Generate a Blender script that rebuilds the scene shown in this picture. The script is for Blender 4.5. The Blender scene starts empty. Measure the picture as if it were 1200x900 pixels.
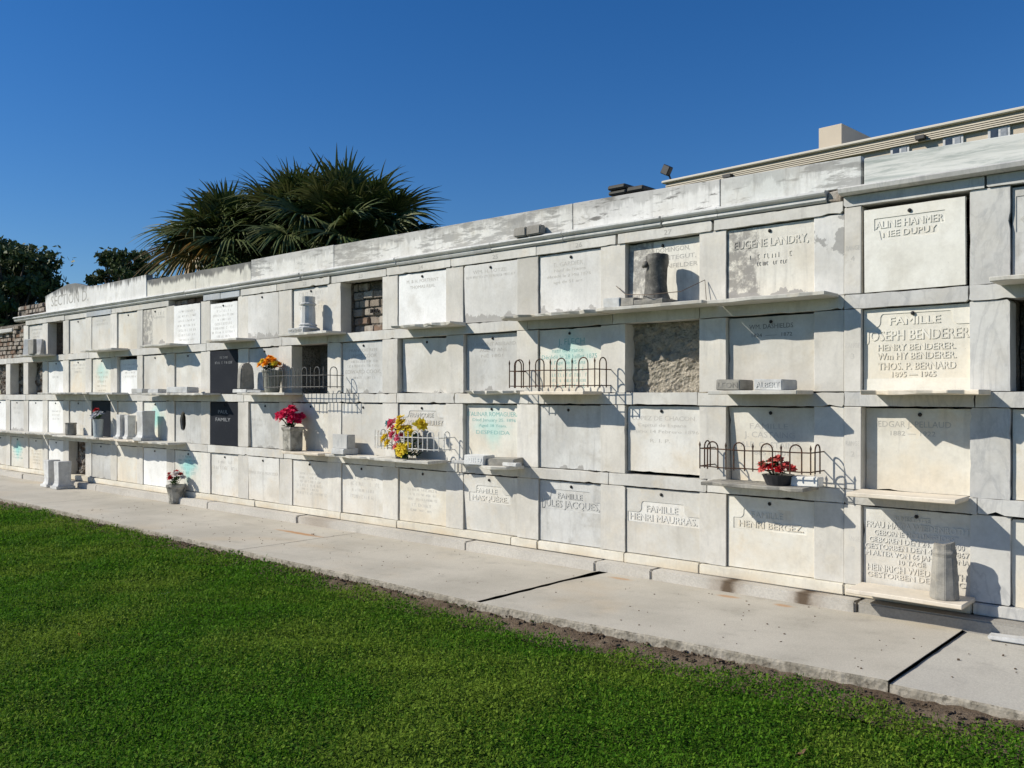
import bpy, bmesh, math, random
import numpy as np
from mathutils import Vector, Matrix, noise as mnoise
random.seed(7)
R_ = math.radians
sc = bpy.context.scene
COL = sc.collection

# ------------------------------------------------------------------ survey of the place
# camera stands at x=0, 6.71 m in front of the wall face (y=0), eye height 1.6 m
F, HY, CAMD, EYE = 1043.0, 464.0, 6.71, 1.6
YAW = R_(41.7155)
AX = (-math.sin(YAW), math.cos(YAW)); RX = (math.cos(YAW), math.sin(YAW))
def at(px, py, y=0.0):
    u = (px-600)/F; v = (HY-py)/F
    dx = AX[0]+u*RX[0]; dy = AX[1]+u*RX[1]
    t = (y+CAMD)/dy
    return Vector((t*dx, y, EYE+t*v))
def atd(px, py, depth):
    u = (px-600)/F; v = (HY-py)/F
    return Vector((depth*(AX[0]+u*RX[0]), -CAMD+depth*(AX[1]+u*RX[1]), EYE+depth*v))
def gnd(px, py, z=0.0):
    t = (EYE-z)/((py-HY)/F); u = (px-600)/F
    return Vector((t*(AX[0]+u*RX[0]), -CAMD+t*(AX[1]+u*RX[1]), z))

# ------------------------------------------------------------------ materials
class NT:
    def __init__(s, name):
        s.m = bpy.data.materials.new(name); s.m.use_nodes = True
        s.t = s.m.node_tree; s.n = s.t.nodes; s.b = s.n['Principled BSDF']
    def link(s, a, b): s.t.links.new(a, b)
    def _set(s, sock, v):
        if hasattr(v, 'is_linked') or hasattr(v, 'links'): s.link(v, sock)
        else: sock.default_value = v
    def coord(s, kind='Object', rnd=True, scale=(1,1,1)):
        c = s.n.new('ShaderNodeTexCoord').outputs[kind]
        mp = s.n.new('ShaderNodeMapping'); mp.inputs['Scale'].default_value = scale
        s.link(c, mp.inputs['Vector'])
        if rnd:
            oi = s.n.new('ShaderNodeObjectInfo')
            ml = s.n.new('ShaderNodeVectorMath'); ml.operation = 'MULTIPLY_ADD'
            cb = s.n.new('ShaderNodeCombineXYZ')
            for i in range(3): s.link(oi.outputs['Random'], cb.inputs[i])
            s.link(cb.outputs[0], ml.inputs[0]); ml.inputs[1].default_value = (91, 57, 73)
            s.link(mp.outputs[0], ml.inputs[2]); return ml.outputs[0]
        return mp.outputs[0]
    def rand(s): return s.n.new('ShaderNodeObjectInfo').outputs['Random']
    def noise(s, vec, scale, detail=4, rough=.55, dist=0.0):
        x = s.n.new('ShaderNodeTexNoise'); s.link(vec, x.inputs['Vector'])
        x.inputs['Scale'].default_value = scale; x.inputs['Detail'].default_value = detail
        x.inputs['Roughness'].default_value = rough; x.inputs['Distortion'].default_value = dist
        return x.outputs['Fac']
    def vor(s, vec, scale, feat='F1', out='Distance'):
        x = s.n.new('ShaderNodeTexVoronoi'); x.feature = feat; s.link(vec, x.inputs['Vector'])
        x.inputs['Scale'].default_value = scale; return x.outputs[out]
    def ramp(s, f, a, b, lo=0.0, hi=1.0):
        x = s.n.new('ShaderNodeMapRange'); x.interpolation_type = 'SMOOTHSTEP'
        s._set(x.inputs[0], f); x.inputs[1].default_value = a; x.inputs[2].default_value = b
        x.inputs[3].default_value = lo; x.inputs[4].default_value = hi; return x.outputs[0]
    def math(s, op, a, b=0.0):
        x = s.n.new('ShaderNodeMath'); x.operation = op; s._set(x.inputs[0], a); s._set(x.inputs[1], b); return x.outputs[0]
    def mix(s, f, a, b, mode='MIX'):
        x = s.n.new('ShaderNodeMix'); x.data_type = 'RGBA'; x.blend_type = mode
        s._set(x.inputs[0], f)
        for sk, v in ((x.inputs[6], a), (x.inputs[7], b)):
            if isinstance(v, tuple): sk.default_value = (*v, 1) if len(v) == 3 else v
            else: s.link(v, sk)
        return x.outputs[2]
    def sep(s, vec):
        x = s.n.new('ShaderNodeSeparateXYZ'); s.link(vec, x.inputs[0]); return x.outputs
    def gray(s, f):
        x = s.n.new('ShaderNodeCombineColor')
        for i in range(3): s._set(x.inputs[i], f)
        return x.outputs[0]
    def bump(s, h, strength=.3, dist=.01):
        x = s.n.new('ShaderNodeBump'); x.inputs['Strength'].default_value = strength; x.inputs['Distance'].default_value = dist
        s.link(h, x.inputs['Height']); s.link(x.outputs[0], s.b.inputs['Normal'])
    def done(s, col, rough=.6, spec=.3):
        s._set(s.b.inputs['Base Color'], (*col, 1) if isinstance(col, tuple) else col)
        s._set(s.b.inputs['Roughness'], rough); s.b.inputs['Specular IOR Level'].default_value = spec
        return s.m

def marble(name, c1, c2, c3=None, vein=0.0, veincol=(.3,.32,.34), warm=0.0, warmcol=(.62,.48,.30), patch=None,
           dirt=.25, cs=1.0, var=.18, cyan=0.0, grain=1.0, blot=0, smear=0.0, topdirt=0.0, side=0.0, rnd=True):
    dirt *= 1.9
    n = NT(name); v = n.coord(rnd=rnd, scale=(cs,cs,cs)); g = n.n.new('ShaderNodeTexCoord').outputs['Generated']
    gx, gy, gz = n.sep(g)
    c = n.mix(n.ramp(n.noise(v, 1.7, 6, .62), .40, .62), c1, tuple(x*.96 for x in c2))
    if c3: c = n.mix(n.ramp(n.noise(v, 4.5, 5, .65), .5, .75), c, c3)
    if warm:
        w = n.math('MULTIPLY', n.ramp(n.math('ADD', n.noise(v, 2.6, 5, .6), n.math('MULTIPLY', gz, -.35)), .2, .6), warm)
        c = n.mix(w, c, warmcol)
    if vein:
        vv = n.coord(rnd=rnd, scale=(2.4, 1, .75))
        rot = n.n.new('ShaderNodeVectorRotate'); rot.inputs['Axis'].default_value = (0,1,0); rot.inputs['Angle'].default_value = .55
        n.link(vv, rot.inputs['Vector'])
        f = n.noise(rot.outputs[0], 3.2, 8, .62, 1.4)
        c = n.mix(n.math('MULTIPLY', n.ramp(f, .52, .7), vein), c, veincol)
        f2 = n.math('ABSOLUTE', n.math('SUBTRACT', n.noise(rot.outputs[0], 1.6, 6, .6, 1.0), .5))
        c = n.mix(n.math('MULTIPLY', n.ramp(f2, .0, .035, 1, 0), vein*.55), c, veincol)
    if cyan:
        d = n.math('ADD', n.math('ABSOLUTE', n.math('SUBTRACT', gx, .5)), n.math('ABSOLUTE', n.math('SUBTRACT', gz, .62)))
        w = n.ramp(n.math('ADD', d, n.math('MULTIPLY', n.noise(v, 5, 4), .5)), .3, .75, cyan, 0)
        c = n.mix(w, c, (.33, .66, .62))
    # weather: run-off streaks and blotches
    st = n.coord(rnd=rnd, scale=(9, 9, .9))
    c = n.mix(n.ramp(n.noise(st, 1.5, 5, .65), .5, .85, 0, dirt), c, (.30, .29, .27))
    c = n.mix(n.ramp(n.noise(v, 9, 6, .7), .55, .8, 0, dirt*.8), c, (.34, .33, .30))
    if topdirt:
        w = n.ramp(n.math('ADD', n.math('MULTIPLY', gz, .8), n.math('MULTIPLY', n.noise(st, 1.0, 6, .7), 1.1)), .98, 1.16, 0, topdirt)
        c = n.mix(w, c, (.10, .10, .095))
    if side:
        w = n.ramp(n.math('SUBTRACT', n.math('ADD', n.noise(st, .8, 6, .7), n.math('MULTIPLY', n.noise(v, 7, 5, .65), .45)), n.math('MULTIPLY', gx, .85)), .38, .5, 0, side)
        w = n.math('MULTIPLY', w, n.ramp(n.noise(v, 13, 5, .7), .36, .56))
        c = n.mix(w, c, (.2, .19, .18))
    if smear:
        hv = n.coord(rnd=rnd, scale=(1.1,1,6))
        f = n.math('SUBTRACT', n.math('ADD', n.math('MULTIPLY', n.noise(hv, 2.2, 8, .68), 1.7), n.math('MULTIPLY', n.noise(v, .75, 2), .9)), .52)
        c = n.mix(n.ramp(f, .84-.14*smear, .98-.12*smear, 0, smear), c, (.17,.165,.155))
    c = n.mix(n.ramp(n.noise(v, 3.1, 7, .66), .50, .68, 0, .28), c, (.47,.435,.365))
    # broad grime
    c = n.mix(n.ramp(n.noise(v, .8, 6, .62), .47, .72, 0, .42), c, (.40,.375,.32))
    if blot:
        f = n.math('ADD', n.noise(n.coord(rnd=rnd, scale=(1,1,.7)), 5.5, 6, .62), n.math('MULTIPLY', n.math('ABSOLUTE', n.math('SUBTRACT', gz, .70)), -.55))
        c = n.mix(n.ramp(f, .455, .48, 0, .85), c, (.28,.275,.26))
    if patch:
        amt, col = patch
        pv = n.coord(rnd=rnd, scale=(1, 1, .75))
        f = n.math('SUBTRACT', n.noise(pv, 7, 6, .62), n.math('MULTIPLY', gz, 1.5))
        c = n.mix(n.ramp(f, .52-amt, .545-amt, 0, .85), c, col)
    c = n.mix(1.0, c, n.gray(n.ramp(n.noise(v, 40, 4, .6), .25, .75, 1-.05*grain, 1+.03*grain)), 'MULTIPLY')
    # sparse dark lichen specks
    sp = n.math('MULTIPLY', n.ramp(n.vor(v, 26), .0, .10, 1, 0), n.ramp(n.noise(v, 3.3, 2), .52, .6))
    c = n.mix(n.math('MULTIPLY', sp, .55), c, (.16, .15, .14))
    c = n.mix(1.0, c, n.gray(n.math('ADD', n.math('MULTIPLY', n.rand(), var), 1-var*.62)), 'MULTIPLY')
    n.bump(n.math('ADD', n.math('MULTIPLY', n.noise(v, 45, 3, .5), .5), n.math('MULTIPLY', n.noise(v, 5, 3), 2.0)), .16, .006)
    return n.done(c, n.ramp(n.noise(v, 8, 3), .3, .7, .5, .75), .25)

WHITE, PALE, GREY, BLUE = (.70,.685,.64), (.62,.605,.565), (.52,.515,.49), (.50,.52,.53)
M = {}
M['pilaster'] = marble('pilaster_marble', (.68,.655,.60), (.605,.58,.525), (.64,.595,.51), vein=.3, veincol=(.46,.455,.44), var=.16, dirt=.22)
M['pilaster_stained'] = marble('stained_pilaster_marble', (.67,.66,.63), (.60,.595,.575), None, vein=.3, veincol=(.44,.45,.45), dirt=.25, blot=1)
M['beam'] = marble('beam_marble', (.655,.64,.595), (.57,.555,.515), (.63,.575,.48), vein=.25, veincol=(.45,.445,.43), var=.16, dirt=.3)
M['grey'] = marble('grey_veined_marble', (.585,.58,.555), (.51,.505,.485), None, vein=.6, veincol=(.33,.335,.34), var=.10, dirt=.15)
M['bluish'] = marble('broken_grey_marble', (.46,.49,.52), (.36,.39,.42), None, vein=.5, veincol=(.6,.6,.6), var=.12)
M['tab'] = marble('tablet_marble', (.70,.69,.65), (.62,.605,.56), (.66,.61,.52), warm=.25, var=.14, dirt=.22)
M['tab_warm'] = marble('tablet_warm_marble', (.72,.70,.635), (.655,.63,.56), (.68,.61,.49), warm=.55, warmcol=(.66,.555,.40), var=.08, dirt=.18)
M['tab_cream'] = marble('tablet_cream_marble', (.78,.77,.71), (.735,.72,.65), None, warm=.2, var=.05, dirt=.12)
M['tab_white'] = marble('tablet_white_marble', (.86,.86,.84), (.80,.80,.78), None, var=.05, dirt=.10)
M['tab_grey'] = marble('tablet_grey_marble', (.60,.60,.58), (.50,.495,.47), (.47,.46,.43), vein=.2, var=.1, dirt=.35, patch=(.04,(.30,.29,.27)))
M['tab_patch'] = marble('tablet_patched_marble', (.70,.69,.66), (.63,.62,.59), None, vein=.1, var=.06, dirt=.25, patch=(.16,(.36,.345,.32)))
M['tab_patch2'] = marble('tablet_low_patch_marble', (.70,.69,.66), (.63,.62,.58), None, warm=.15, var=.06, dirt=.22, patch=(.03,(.36,.345,.32)))
M['tab_side'] = marble('tablet_streaked_marble', (.72,.70,.63), (.66,.63,.56), None, warm=.2, var=.05, dirt=.3, side=.8, patch=(.20,(.33,.31,.29)))
M['tab_corner'] = marble('tablet_family_marble', (.77,.74,.655), (.73,.695,.60), None, warm=.45, warmcol=(.70,.61,.46), var=.03, dirt=.12, patch=(.0,(.34,.32,.29)))
M['tab_cyan'] = marble('tablet_copper_stained_marble', (.72,.71,.64), (.66,.64,.57), None, warm=.3, cyan=.55, var=.05, dirt=.2)
M['tab_cyan2'] = marble('tablet_strong_copper_marble', (.72,.72,.66), (.66,.66,.60), None, warm=.2, cyan=.95, var=.05, dirt=.2)
M['parapet'] = marble('parapet_marble', (.74,.73,.69), (.66,.65,.61), (.70,.67,.60), vein=.15, veincol=(.45,.47,.46), smear=.6, topdirt=.35, var=.06, dirt=.4)
M['parapet_dirty'] = marble('parapet_dirty_marble', (.68,.66,.58), (.60,.58,.51), None, var=.06, dirt=.5, topdirt=.95)
M['cornice'] = marble('cornice_marble', (.60,.605,.585), (.50,.505,.49), None, var=.1, dirt=.45)
M['sill'] = marble('sill_marble', (.74,.70,.60), (.68,.63,.52), None, warm=.5, var=.14, dirt=.25)
M['shelf'] = marble('shelf_marble', (.64,.62,.56), (.54,.525,.48), (.60,.53,.42), var=.18, dirt=.4)
M['shelf_warm'] = marble('shelf_warm_marble', (.78,.70,.58), (.72,.64,.52), None, warm=.4, var=.06, dirt=.15)
M['ornament'] = marble('ornament_marble', (.66,.66,.64), (.56,.56,.55), None, vein=.3, var=.12, dirt=.35, cs=4.0)
M['stone_dark'] = marble('weathered_dark_stone', (.10,.095,.085), (.06,.058,.053), (.15,.14,.115), var=.12, dirt=.4, grain=2, cs=4.0)
M['stone_mid'] = marble('weathered_grey_stone', (.31,.295,.26), (.215,.205,.185), (.36,.33,.27), var=.12, dirt=.5, grain=2, cs=4.0)
M['stone_grn'] = marble('mottled_vase_stone', (.46,.44,.38), (.15,.145,.125), (.30,.28,.22), var=.1, dirt=.6, grain=2, cs=4.0)

def granite():
    n = NT('black_granite'); v = n.coord()
    c = n.mix(n.ramp(n.vor(v, 70, out='Distance'), .0, .16, 1, 0), (.012,.014,.020), (.10,.115,.14))
    c = n.mix(n.ramp(n.vor(v, 30), .0, .06, 1, 0), c, (.5,.52,.55))
    c = n.mix(n.ramp(n.noise(v, 3, 4), .4, .7, 0, .3), c, (.03,.033,.04))
    return n.done(c, .6, .12)
M['granite'] = granite()

def concrete(name, c1, c2, stain=(.55,.42,.27), amt=.5, rust=None, rnd=False):
    n = NT(name); v = n.coord(rnd=rnd)
    c = n.mix(n.ramp(n.noise(v, .9, 6, .6), .35, .68), c1, c2)
    c = n.mix(n.ramp(n.noise(v, .55, 5, .6, .6), .5, .78, 0, amt), c, stain)
    c = n.mix(n.ramp(n.noise(v, 3.7, 7, .7), .50, .74, 0, .42), c, tuple(x*.66 for x in c2))
    c = n.mix(1.0, c, n.gray(n.ramp(n.noise(v, 120, 2), .25, .75, .86, 1.08)), 'MULTIPLY')
    sp = n.math('MULTIPLY', n.ramp(n.vor(v, 9), .0, .05, 1, 0), n.ramp(n.noise(v, 1.3, 2), .5, .6))
    c = n.mix(n.math('MULTIPLY', sp, .5), c, (.15,.13,.11))
    if rust:
        px, py, pz = n.sep(n.n.new('ShaderNodeTexCoord').outputs['Object'])
        wob = n.math('MULTIPLY', n.math('SUBTRACT', n.noise(v, 6, 4, .7), .5), .5)
        for (x0, y0, sx, sy, k) in rust:
            dx = n.math('DIVIDE', n.math('SUBTRACT', px, x0), sx); dy = n.math('DIVIDE', n.math('SUBTRACT', py, y0), sy)
            d = n.math('SQRT', n.math('ADD', n.math('MULTIPLY', dx, dx), n.math('MULTIPLY', dy, dy)))
            c = n.mix(n.ramp(n.math('ADD', d, n.math('MULTIPLY', wob, 2)), .3, 1.1, k, 0), c, (.42,.20,.06))
    n.bump(n.math('ADD', n.noise(v, 90, 5, .65), n.math('MULTIPLY', n.noise(v, 4, 4), 1.2)), .3, .006)
    return n.done(c, .88, .2)
RUST = [(-4.45,-.30,.14,.05,.55), (-3.42,-.30,.12,.05,.6), (-2.95,-.30,.1,.05,.6), (-8.75,-.62,.55,.06,.8)]
M['pavement'] = concrete('pavement_concrete', (.515,.478,.405), (.42,.388,.325), (.50,.40,.27), .7, RUST)
M['pavement_grey'] = concrete('newer_pavement_concrete', (.49,.465,.405), (.43,.405,.355), (.46,.40,.31), .3)
M['paveedge'] = None
def kerbmat():
    n = NT('kerb_stone_granite'); v = n.coord(rnd=False)
    c = n.mix(n.ramp(n.noise(v, 1.3, 6, .6), .35, .65), (.56,.53,.475), (.47,.445,.40))
    c = n.mix(n.ramp(n.noise(v, 60, 3), .35, .7, 0, .4), c, (.34,.32,.29))
    c = n.mix(n.ramp(n.noise(v, 2.7, 6, .7), .5, .75, 0, .5), c, (.30,.27,.22))
    px, py, pz = n.sep(n.n.new('ShaderNodeTexCoord').outputs['Object'])
    wob = n.math('MULTIPLY', n.math('SUBTRACT', n.noise(v, 9, 4, .7), .5), .9)
    for x0, sx in ((-3.52,.22), (-2.83,.22), (-9.1,.5), (-3.50,.085), (-2.86,.09)):
        d = n.math('ABSOLUTE', n.math('DIVIDE', n.math('SUBTRACT', px, x0), sx))
        c = n.mix(n.ramp(n.math('ADD', d, wob), .15, 1.0, .85 if sx < .1 else .38, 0), c, (.075,.045,.022) if sx < .1 else (.20,.13,.07))
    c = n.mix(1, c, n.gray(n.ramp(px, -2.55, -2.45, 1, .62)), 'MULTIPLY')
    n.bump(n.noise(v, 110, 4, .6), .35, .006); return n.done(c, .85, .2)
M['kerb'] = kerbmat()

def brickmat(name='old_brick'):
    n = NT(name); v = n.coord(); geo = n.n.new('ShaderNodeNewGeometry')
    r = geo.outputs['Random Per Island']
    c = n.mix(n.ramp(r, .15, .55), (.20,.125,.085), (.30,.255,.21))
    c = n.mix(n.ramp(r, .6, .9), c, (.40,.36,.31))
    c = n.mix(n.ramp(n.noise(v, 14, 6, .7), .45, .7, 0, .75), c, (.10,.085,.07))
    c = n.mix(n.ramp(n.noise(v, 5, 5, .6), .52, .66, 0, .7), c, (.48,.45,.40))
    n.bump(n.noise(v, 45, 6, .7), .7, .015); return n.done(c, .92, .15)
M['brick'] = brickmat()
def rubblemat(name, c1, c2, c3, bs=.9):
    n = NT(name); v = n.coord()
    c = n.mix(n.ramp(n.noise(v, 9, 7, .7), .4, .62), c1, c2)
    c = n.mix(n.ramp(n.noise(v, 24, 5, .7), .5, .66, 0, .7), c, c3)
    n.bump(n.math('ADD', n.noise(v, 30, 7, .7), n.vor(v, 34)), bs, .02); return n.done(c, .95, .1)
M['paveedge'] = rubblemat('pavement_edge_aggregate', (.38,.345,.285), (.25,.225,.18), (.09,.08,.06), .35)
M['rubble'] = rubblemat('lime_mortar_rubble', (.70,.64,.54), (.58,.53,.44), (.32,.28,.23))
M['rubble2'] = rubblemat('old_white_mortar', (.58,.55,.50), (.24,.17,.12), (.12,.09,.07))
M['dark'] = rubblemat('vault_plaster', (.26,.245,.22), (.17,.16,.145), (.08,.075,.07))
M['core'] = rubblemat('masonry_core', (.22,.20,.17), (.15,.13,.11), (.08,.07,.06))
M['roof'] = rubblemat('flat_roof_cement', (.32,.31,.29), (.24,.23,.21), (.16,.15,.14))

def simple(name, col, rough=.6, spec=.3, var=None, vs=20, metal=0, bump=0):
    n = NT(name); v = n.coord()
    c = n.mix(n.ramp(n.noise(v, vs, 5, .65), .4, .65), col, var if var else tuple(x*.75 for x in col))
    n.b.inputs['Metallic'].default_value = metal
    if bump: n.bump(n.noise(v, vs*3, 4), bump, .004)
    return n.done(c, rough, spec)
M['iron'] = simple('rusty_iron', (.045,.030,.024), .75, .3, (.10,.045,.022), 30, .3, .4)
M['iron_grey'] = simple('grey_painted_iron', (.15,.15,.145), .6, .3, (.09,.08,.07), 30, .2, .3)
M['iron_white'] = simple('white_painted_wire', (.68,.68,.66), .5, .3, (.48,.45,.40), 40, 0, .2)
M['bolt'] = simple('blackened_bolt', (.022,.022,.024), .6, .3)
M['ink'] = simple('grimy_incised_letter', (.46,.445,.41), .8, .1, (.36,.35,.325), 25)
M['ink_soft'] = simple('worn_incised_letter', (.54,.52,.48), .8, .1, (.47,.455,.42), 25)
M['ink_warm'] = simple('worn_warm_letter', (.52,.47,.37), .8, .1, (.44,.385,.29), 25)
M['ink_dark'] = simple('dark_painted_letter', (.15,.148,.14), .8, .1, (.24,.23,.22), 25)
M['ink_cyan'] = simple('copper_green_letter', (.20,.41,.385), .8, .1, (.34,.51,.475), 22)
M['ink_gold'] = simple('silver_cut_letter', (.30,.31,.32), .6, .3)
M['joint'] = simple('tarred_joint', (.045,.042,.042), .8, .2)
M['soiljoint'] = simple('dirt_filled_joint', (.12,.10,.075), .95, .1)
M['plastic_pot'] = simple('grey_green_pot', (.26,.26,.215), .6, .3, (.20,.20,.17))
M['dark_pot'] = simple('dark_pot', (.03,.03,.035), .5, .4)
M['blue_pot'] = simple('bluish_grey_pail', (.44,.49,.50), .45, .4, (.36,.41,.43))
M['wire'] = simple('thin_rusty_wire', (.16,.12,.09), .7, .3)
def petal(name, col, col2):
    n = NT(name); v = n.coord(); r = n.n.new('ShaderNodeNewGeometry').outputs['Random Per Island']
    c = n.mix(r, col, col2)
    tr = n.n.new('ShaderNodeBsdfTranslucent'); n.link(c, tr.inputs['Color'])
    mx = n.n.new('ShaderNodeMixShader'); mx.inputs[0].default_value = .3
    m = n.done(c, .6, .2); out = n.n['Material Output']
    n.link(n.b.outputs[0], mx.inputs[1]); n.link(tr.outputs[0], mx.inputs[2]); n.link(mx.outputs[0], out.inputs['Surface'])
    return m
M['orange'] = petal('orange_petal', (.85,.28,.01), (.90,.45,.02))
M['pink'] = petal('hot_pink_petal', (.75,.03,.12), (.55,.015,.07))
M['rose'] = petal('red_petal', (.50,.012,.02), (.36,.008,.014))
M['softpink'] = petal('soft_pink_petal', (.72,.15,.24), (.60,.06,.14))
M['yellow'] = petal('yellow_petal', (.80,.55,.03), (.70,.62,.06))
M['coral'] = petal('faded_red_petal', (.60,.06,.06), (.66,.20,.17))
M['whitepetal'] = petal('white_petal', (.72,.70,.66), (.60,.50,.46))
M['teal'] = petal('teal_ribbon', (.05,.26,.30), (.08,.34,.36))
M['leafgreen'] = petal('artificial_leaf', (.022,.06,.015), (.05,.11,.03))
M['ribbon'] = petal('pale_ribbon', (.52,.54,.58), (.42,.44,.48))

def leafmat(name, c1, c2, c3=None, rough=.55, spec=.35, trans=.25, ns=1.0):
    n = NT(name); v = n.coord(rnd=False); r = n.n.new('ShaderNodeNewGeometry').outputs['Random Per Island']
    c = n.mix(r, c1, c2)
    if c3: c = n.mix(n.ramp(n.math('ADD', n.noise(v, ns, 4), n.math('MULTIPLY', r, .25)), .55, .8), c, c3)
    tr = n.n.new('ShaderNodeBsdfTranslucent'); n.link(c, tr.inputs['Color'])
    mx = n.n.new('ShaderNodeMixShader'); mx.inputs[0].default_value = trans
    m = n.done(c, rough, spec)
    n.link(n.b.outputs[0], mx.inputs[1]); n.link(tr.outputs[0], mx.inputs[2]); n.link(mx.outputs[0], n.n['Material Output'].inputs['Surface'])
    return m
M['lawn'] = leafmat('clover_lawn', (.024,.088,.005), (.115,.275,.014), (.18,.27,.030), .7, .1, .4, .8)
M['palm'] = leafmat('palm_leaf', (.050,.080,.020), (.095,.125,.036), (.13,.14,.052), .45, .25, .15, .9)
M['palm_old'] = leafmat('palm_yellowing_leaf', (.16,.12,.025), (.10,.095,.02), (.24,.13,.02), .5, .4, .2, 2)
M['palm_stalk'] = simple('palm_stalk', (.09,.10,.03), .5, .4)
M['oak'] = leafmat('oak_leaf', (.05,.075,.028), (.09,.12,.045), (.12,.14,.06), .6, .3, .15, .5)
M['bark'] = simple('bark', (.07,.055,.045), .95, .1, (.12,.10,.08), 6, 0, .6)
def soilmat():
    n = NT('soil'); v = n.coord(rnd=False)
    c = n.mix(n.ramp(n.noise(v, 5, 7, .7), .4, .65), (.135,.098,.066), (.21,.162,.115))
    c = n.mix(n.ramp(n.noise(v, 30, 5, .7), .55, .7, 0, .8), c, (.07,.052,.04))
    n.bump(n.noise(v, 40, 6, .7), 1.0, .03); return n.done(c, .97, .1)
M['soil'] = soilmat()
def groundmat():
    n = NT('lawn_ground'); v = n.coord(rnd=False)
    c = n.mix(n.ramp(n.noise(v, 2, 6), .4, .6), (.035,.070,.010), (.065,.105,.016))
    n.bump(n.noise(v, 30, 5), .8, .03); return n.done(c, .95, .1)
M['ground'] = groundmat()
def stucco(name, c1, c2):
    n = NT(name); v = n.coord(rnd=False)
    c = n.mix(n.ramp(n.noise(v, .8, 6), .35, .7), c1, c2); n.bump(n.noise(v, 60, 4), .25, .01)
    return n.done(c, .85, .2)
M['stucco'] = stucco('beige_stucco', (.55,.48,.38), (.50,.435,.345))
M['siding'] = stucco('beige_siding', (.50,.455,.37), (.46,.415,.335))
M['trim'] = stucco('cream_roof_trim', (.62,.58,.49), (.56,.52,.44))
M['glass'] = simple('window_glass', (.05,.06,.075), .08, .6)
M['blind'] = simple('window_frame_white', (.55,.56,.56), .5, .3)
M['pane'] = simple('pale_window_blind', (.30,.32,.34), .25, .5)
M['redcap'] = simple('red_clay_cap', (.30,.05,.03), .8, .2)
M['blackmetal'] = simple('black_fixture_metal', (.03,.03,.03), .5, .4)
M['vent'] = simple('dark_roof_vent_metal', (.075,.072,.062), .6, .3, (.05,.048,.04), 6)
M['litter'] = simple('dry_leaf', (.30,.19,.11), .8, .2)
M['redlitter'] = simple('red_scrap', (.50,.03,.02), .6, .3)
M['whitelitter'] = simple('white_scrap', (.62,.60,.56), .7, .2)

# ------------------------------------------------------------------ mesh helpers
def link(name, me, mat=None, parent=None):
    o = bpy.data.objects.new(name, me); COL.objects.link(o)
    if mat is not None: me.materials.append(M[mat] if isinstance(mat, str) else mat)
    if parent is not None: o.parent = parent
    return o
def obj(name, bm, mat=None, parent=None, smooth=False, bevel=0.0, seg=1):
    if bevel:
        bmesh.ops.bevel(bm, geom=bm.edges[:], offset=bevel, segments=seg, affect='EDGES', clamp_overlap=True)
    bm.normal_update(); me = bpy.data.meshes.new(name); bm.to_mesh(me); bm.free()
    if smooth: me.polygons.foreach_set('use_smooth', [True]*len(me.polygons))
    return link(name, me, mat, parent)
def tag(o, label=None, cat=None, group=None, kind=None):
    for k, v in (('label', label), ('category', cat), ('group', group), ('kind', kind)):
        if v: o[k] = v
    return o
def empty(name, loc=(0,0,0), label=None, cat=None, group=None, rz=0):
    o = bpy.data.objects.new(name, None); COL.objects.link(o); o.location = loc; o.rotation_euler = (0,0,rz)
    o.empty_display_size = .1
    return tag(o, label, cat, group)
def box(bm, x0, x1, y0, y1, z0, z1, jit=0.0, mtx=None):
    vs = []
    for x in (x0, x1):
        for y in (y0, y1):
            for z in (z0, z1):
                p = Vector((x, y, z)) + Vector([random.uniform(-jit, jit) for _ in range(3)])
                vs.append(bm.verts.new(mtx @ p if mtx else p))
    for f in ((0,1,3,2), (4,6,7,5), (0,4,5,1), (2,3,7,6), (0,2,6,4), (1,5,7,3)):
        bm.faces.new([vs[i] for i in f])
    return vs
def worn(bm, x0, x1, z0, z1, y0, y1, jit=.0016, chip=.4, rg=random):
    """block whose front outline is worn: wavering edges and knocked-off corners"""
    out = []; C4 = [(x0,z0), (x1,z0), (x1,z1), (x0,z1)]
    for i in range(4):
        (ax, az), (bx_, bz) = C4[i], C4[(i+1) % 4]; L = math.hypot(bx_-ax, bz-az); n = max(2, int(L/.055))
        cs = rg.uniform(.006,.022) if rg.random() < chip*.5 else .0015
        for k in range(n):
            t = k/n
            if k == 0:
                px, pz = C4[(i-1) % 4]; Lp = math.hypot(px-ax, pz-az); u = cs/Lp
                out.append((ax+(px-ax)*u*rg.uniform(.6,1.2), az+(pz-az)*u*rg.uniform(.6,1.2))); t = cs/L*rg.uniform(.6,1.2)
            nx, nz = -(bz-az)/L, (bx_-ax)/L; d = abs(rg.gauss(0, jit)) * (3.5 if rg.random() < .07*chip*2 and k else 1)
            out.append((ax+(bx_-ax)*t+nx*d, az+(bz-az)*t+nz*d))
    prism(bm, out, y0, y1); bmesh.ops.recalc_face_normals(bm, faces=bm.faces[:])
def prism(bm, pts, y0, y1):
    """outline in x,z (counter-clockwise seen from -y) given depth y0..y1"""
    a = [bm.verts.new((x, y0, z)) for x, z in pts]; b = [bm.verts.new((x, y1, z)) for x, z in pts]
    bm.faces.new(a); bm.faces.new(b[::-1]); n = len(pts)
    for i in range(n): bm.faces.new((a[i], b[i], b[(i+1) % n], a[(i+1) % n]))
def xprism(bm, prof, x0, x1):
    """profile in y,z swept along x"""
    a = [bm.verts.new((x0, y, z)) for y, z in prof]; b = [bm.verts.new((x1, y, z)) for y, z in prof]
    bm.faces.new(a[::-1]); bm.faces.new(b); n = len(prof)
    for i in range(n): bm.faces.new((a[i], b[i], b[(i+1) % n], a[(i+1) % n]))
    bmesh.ops.recalc_face_normals(bm, faces=bm.faces[:])
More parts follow.
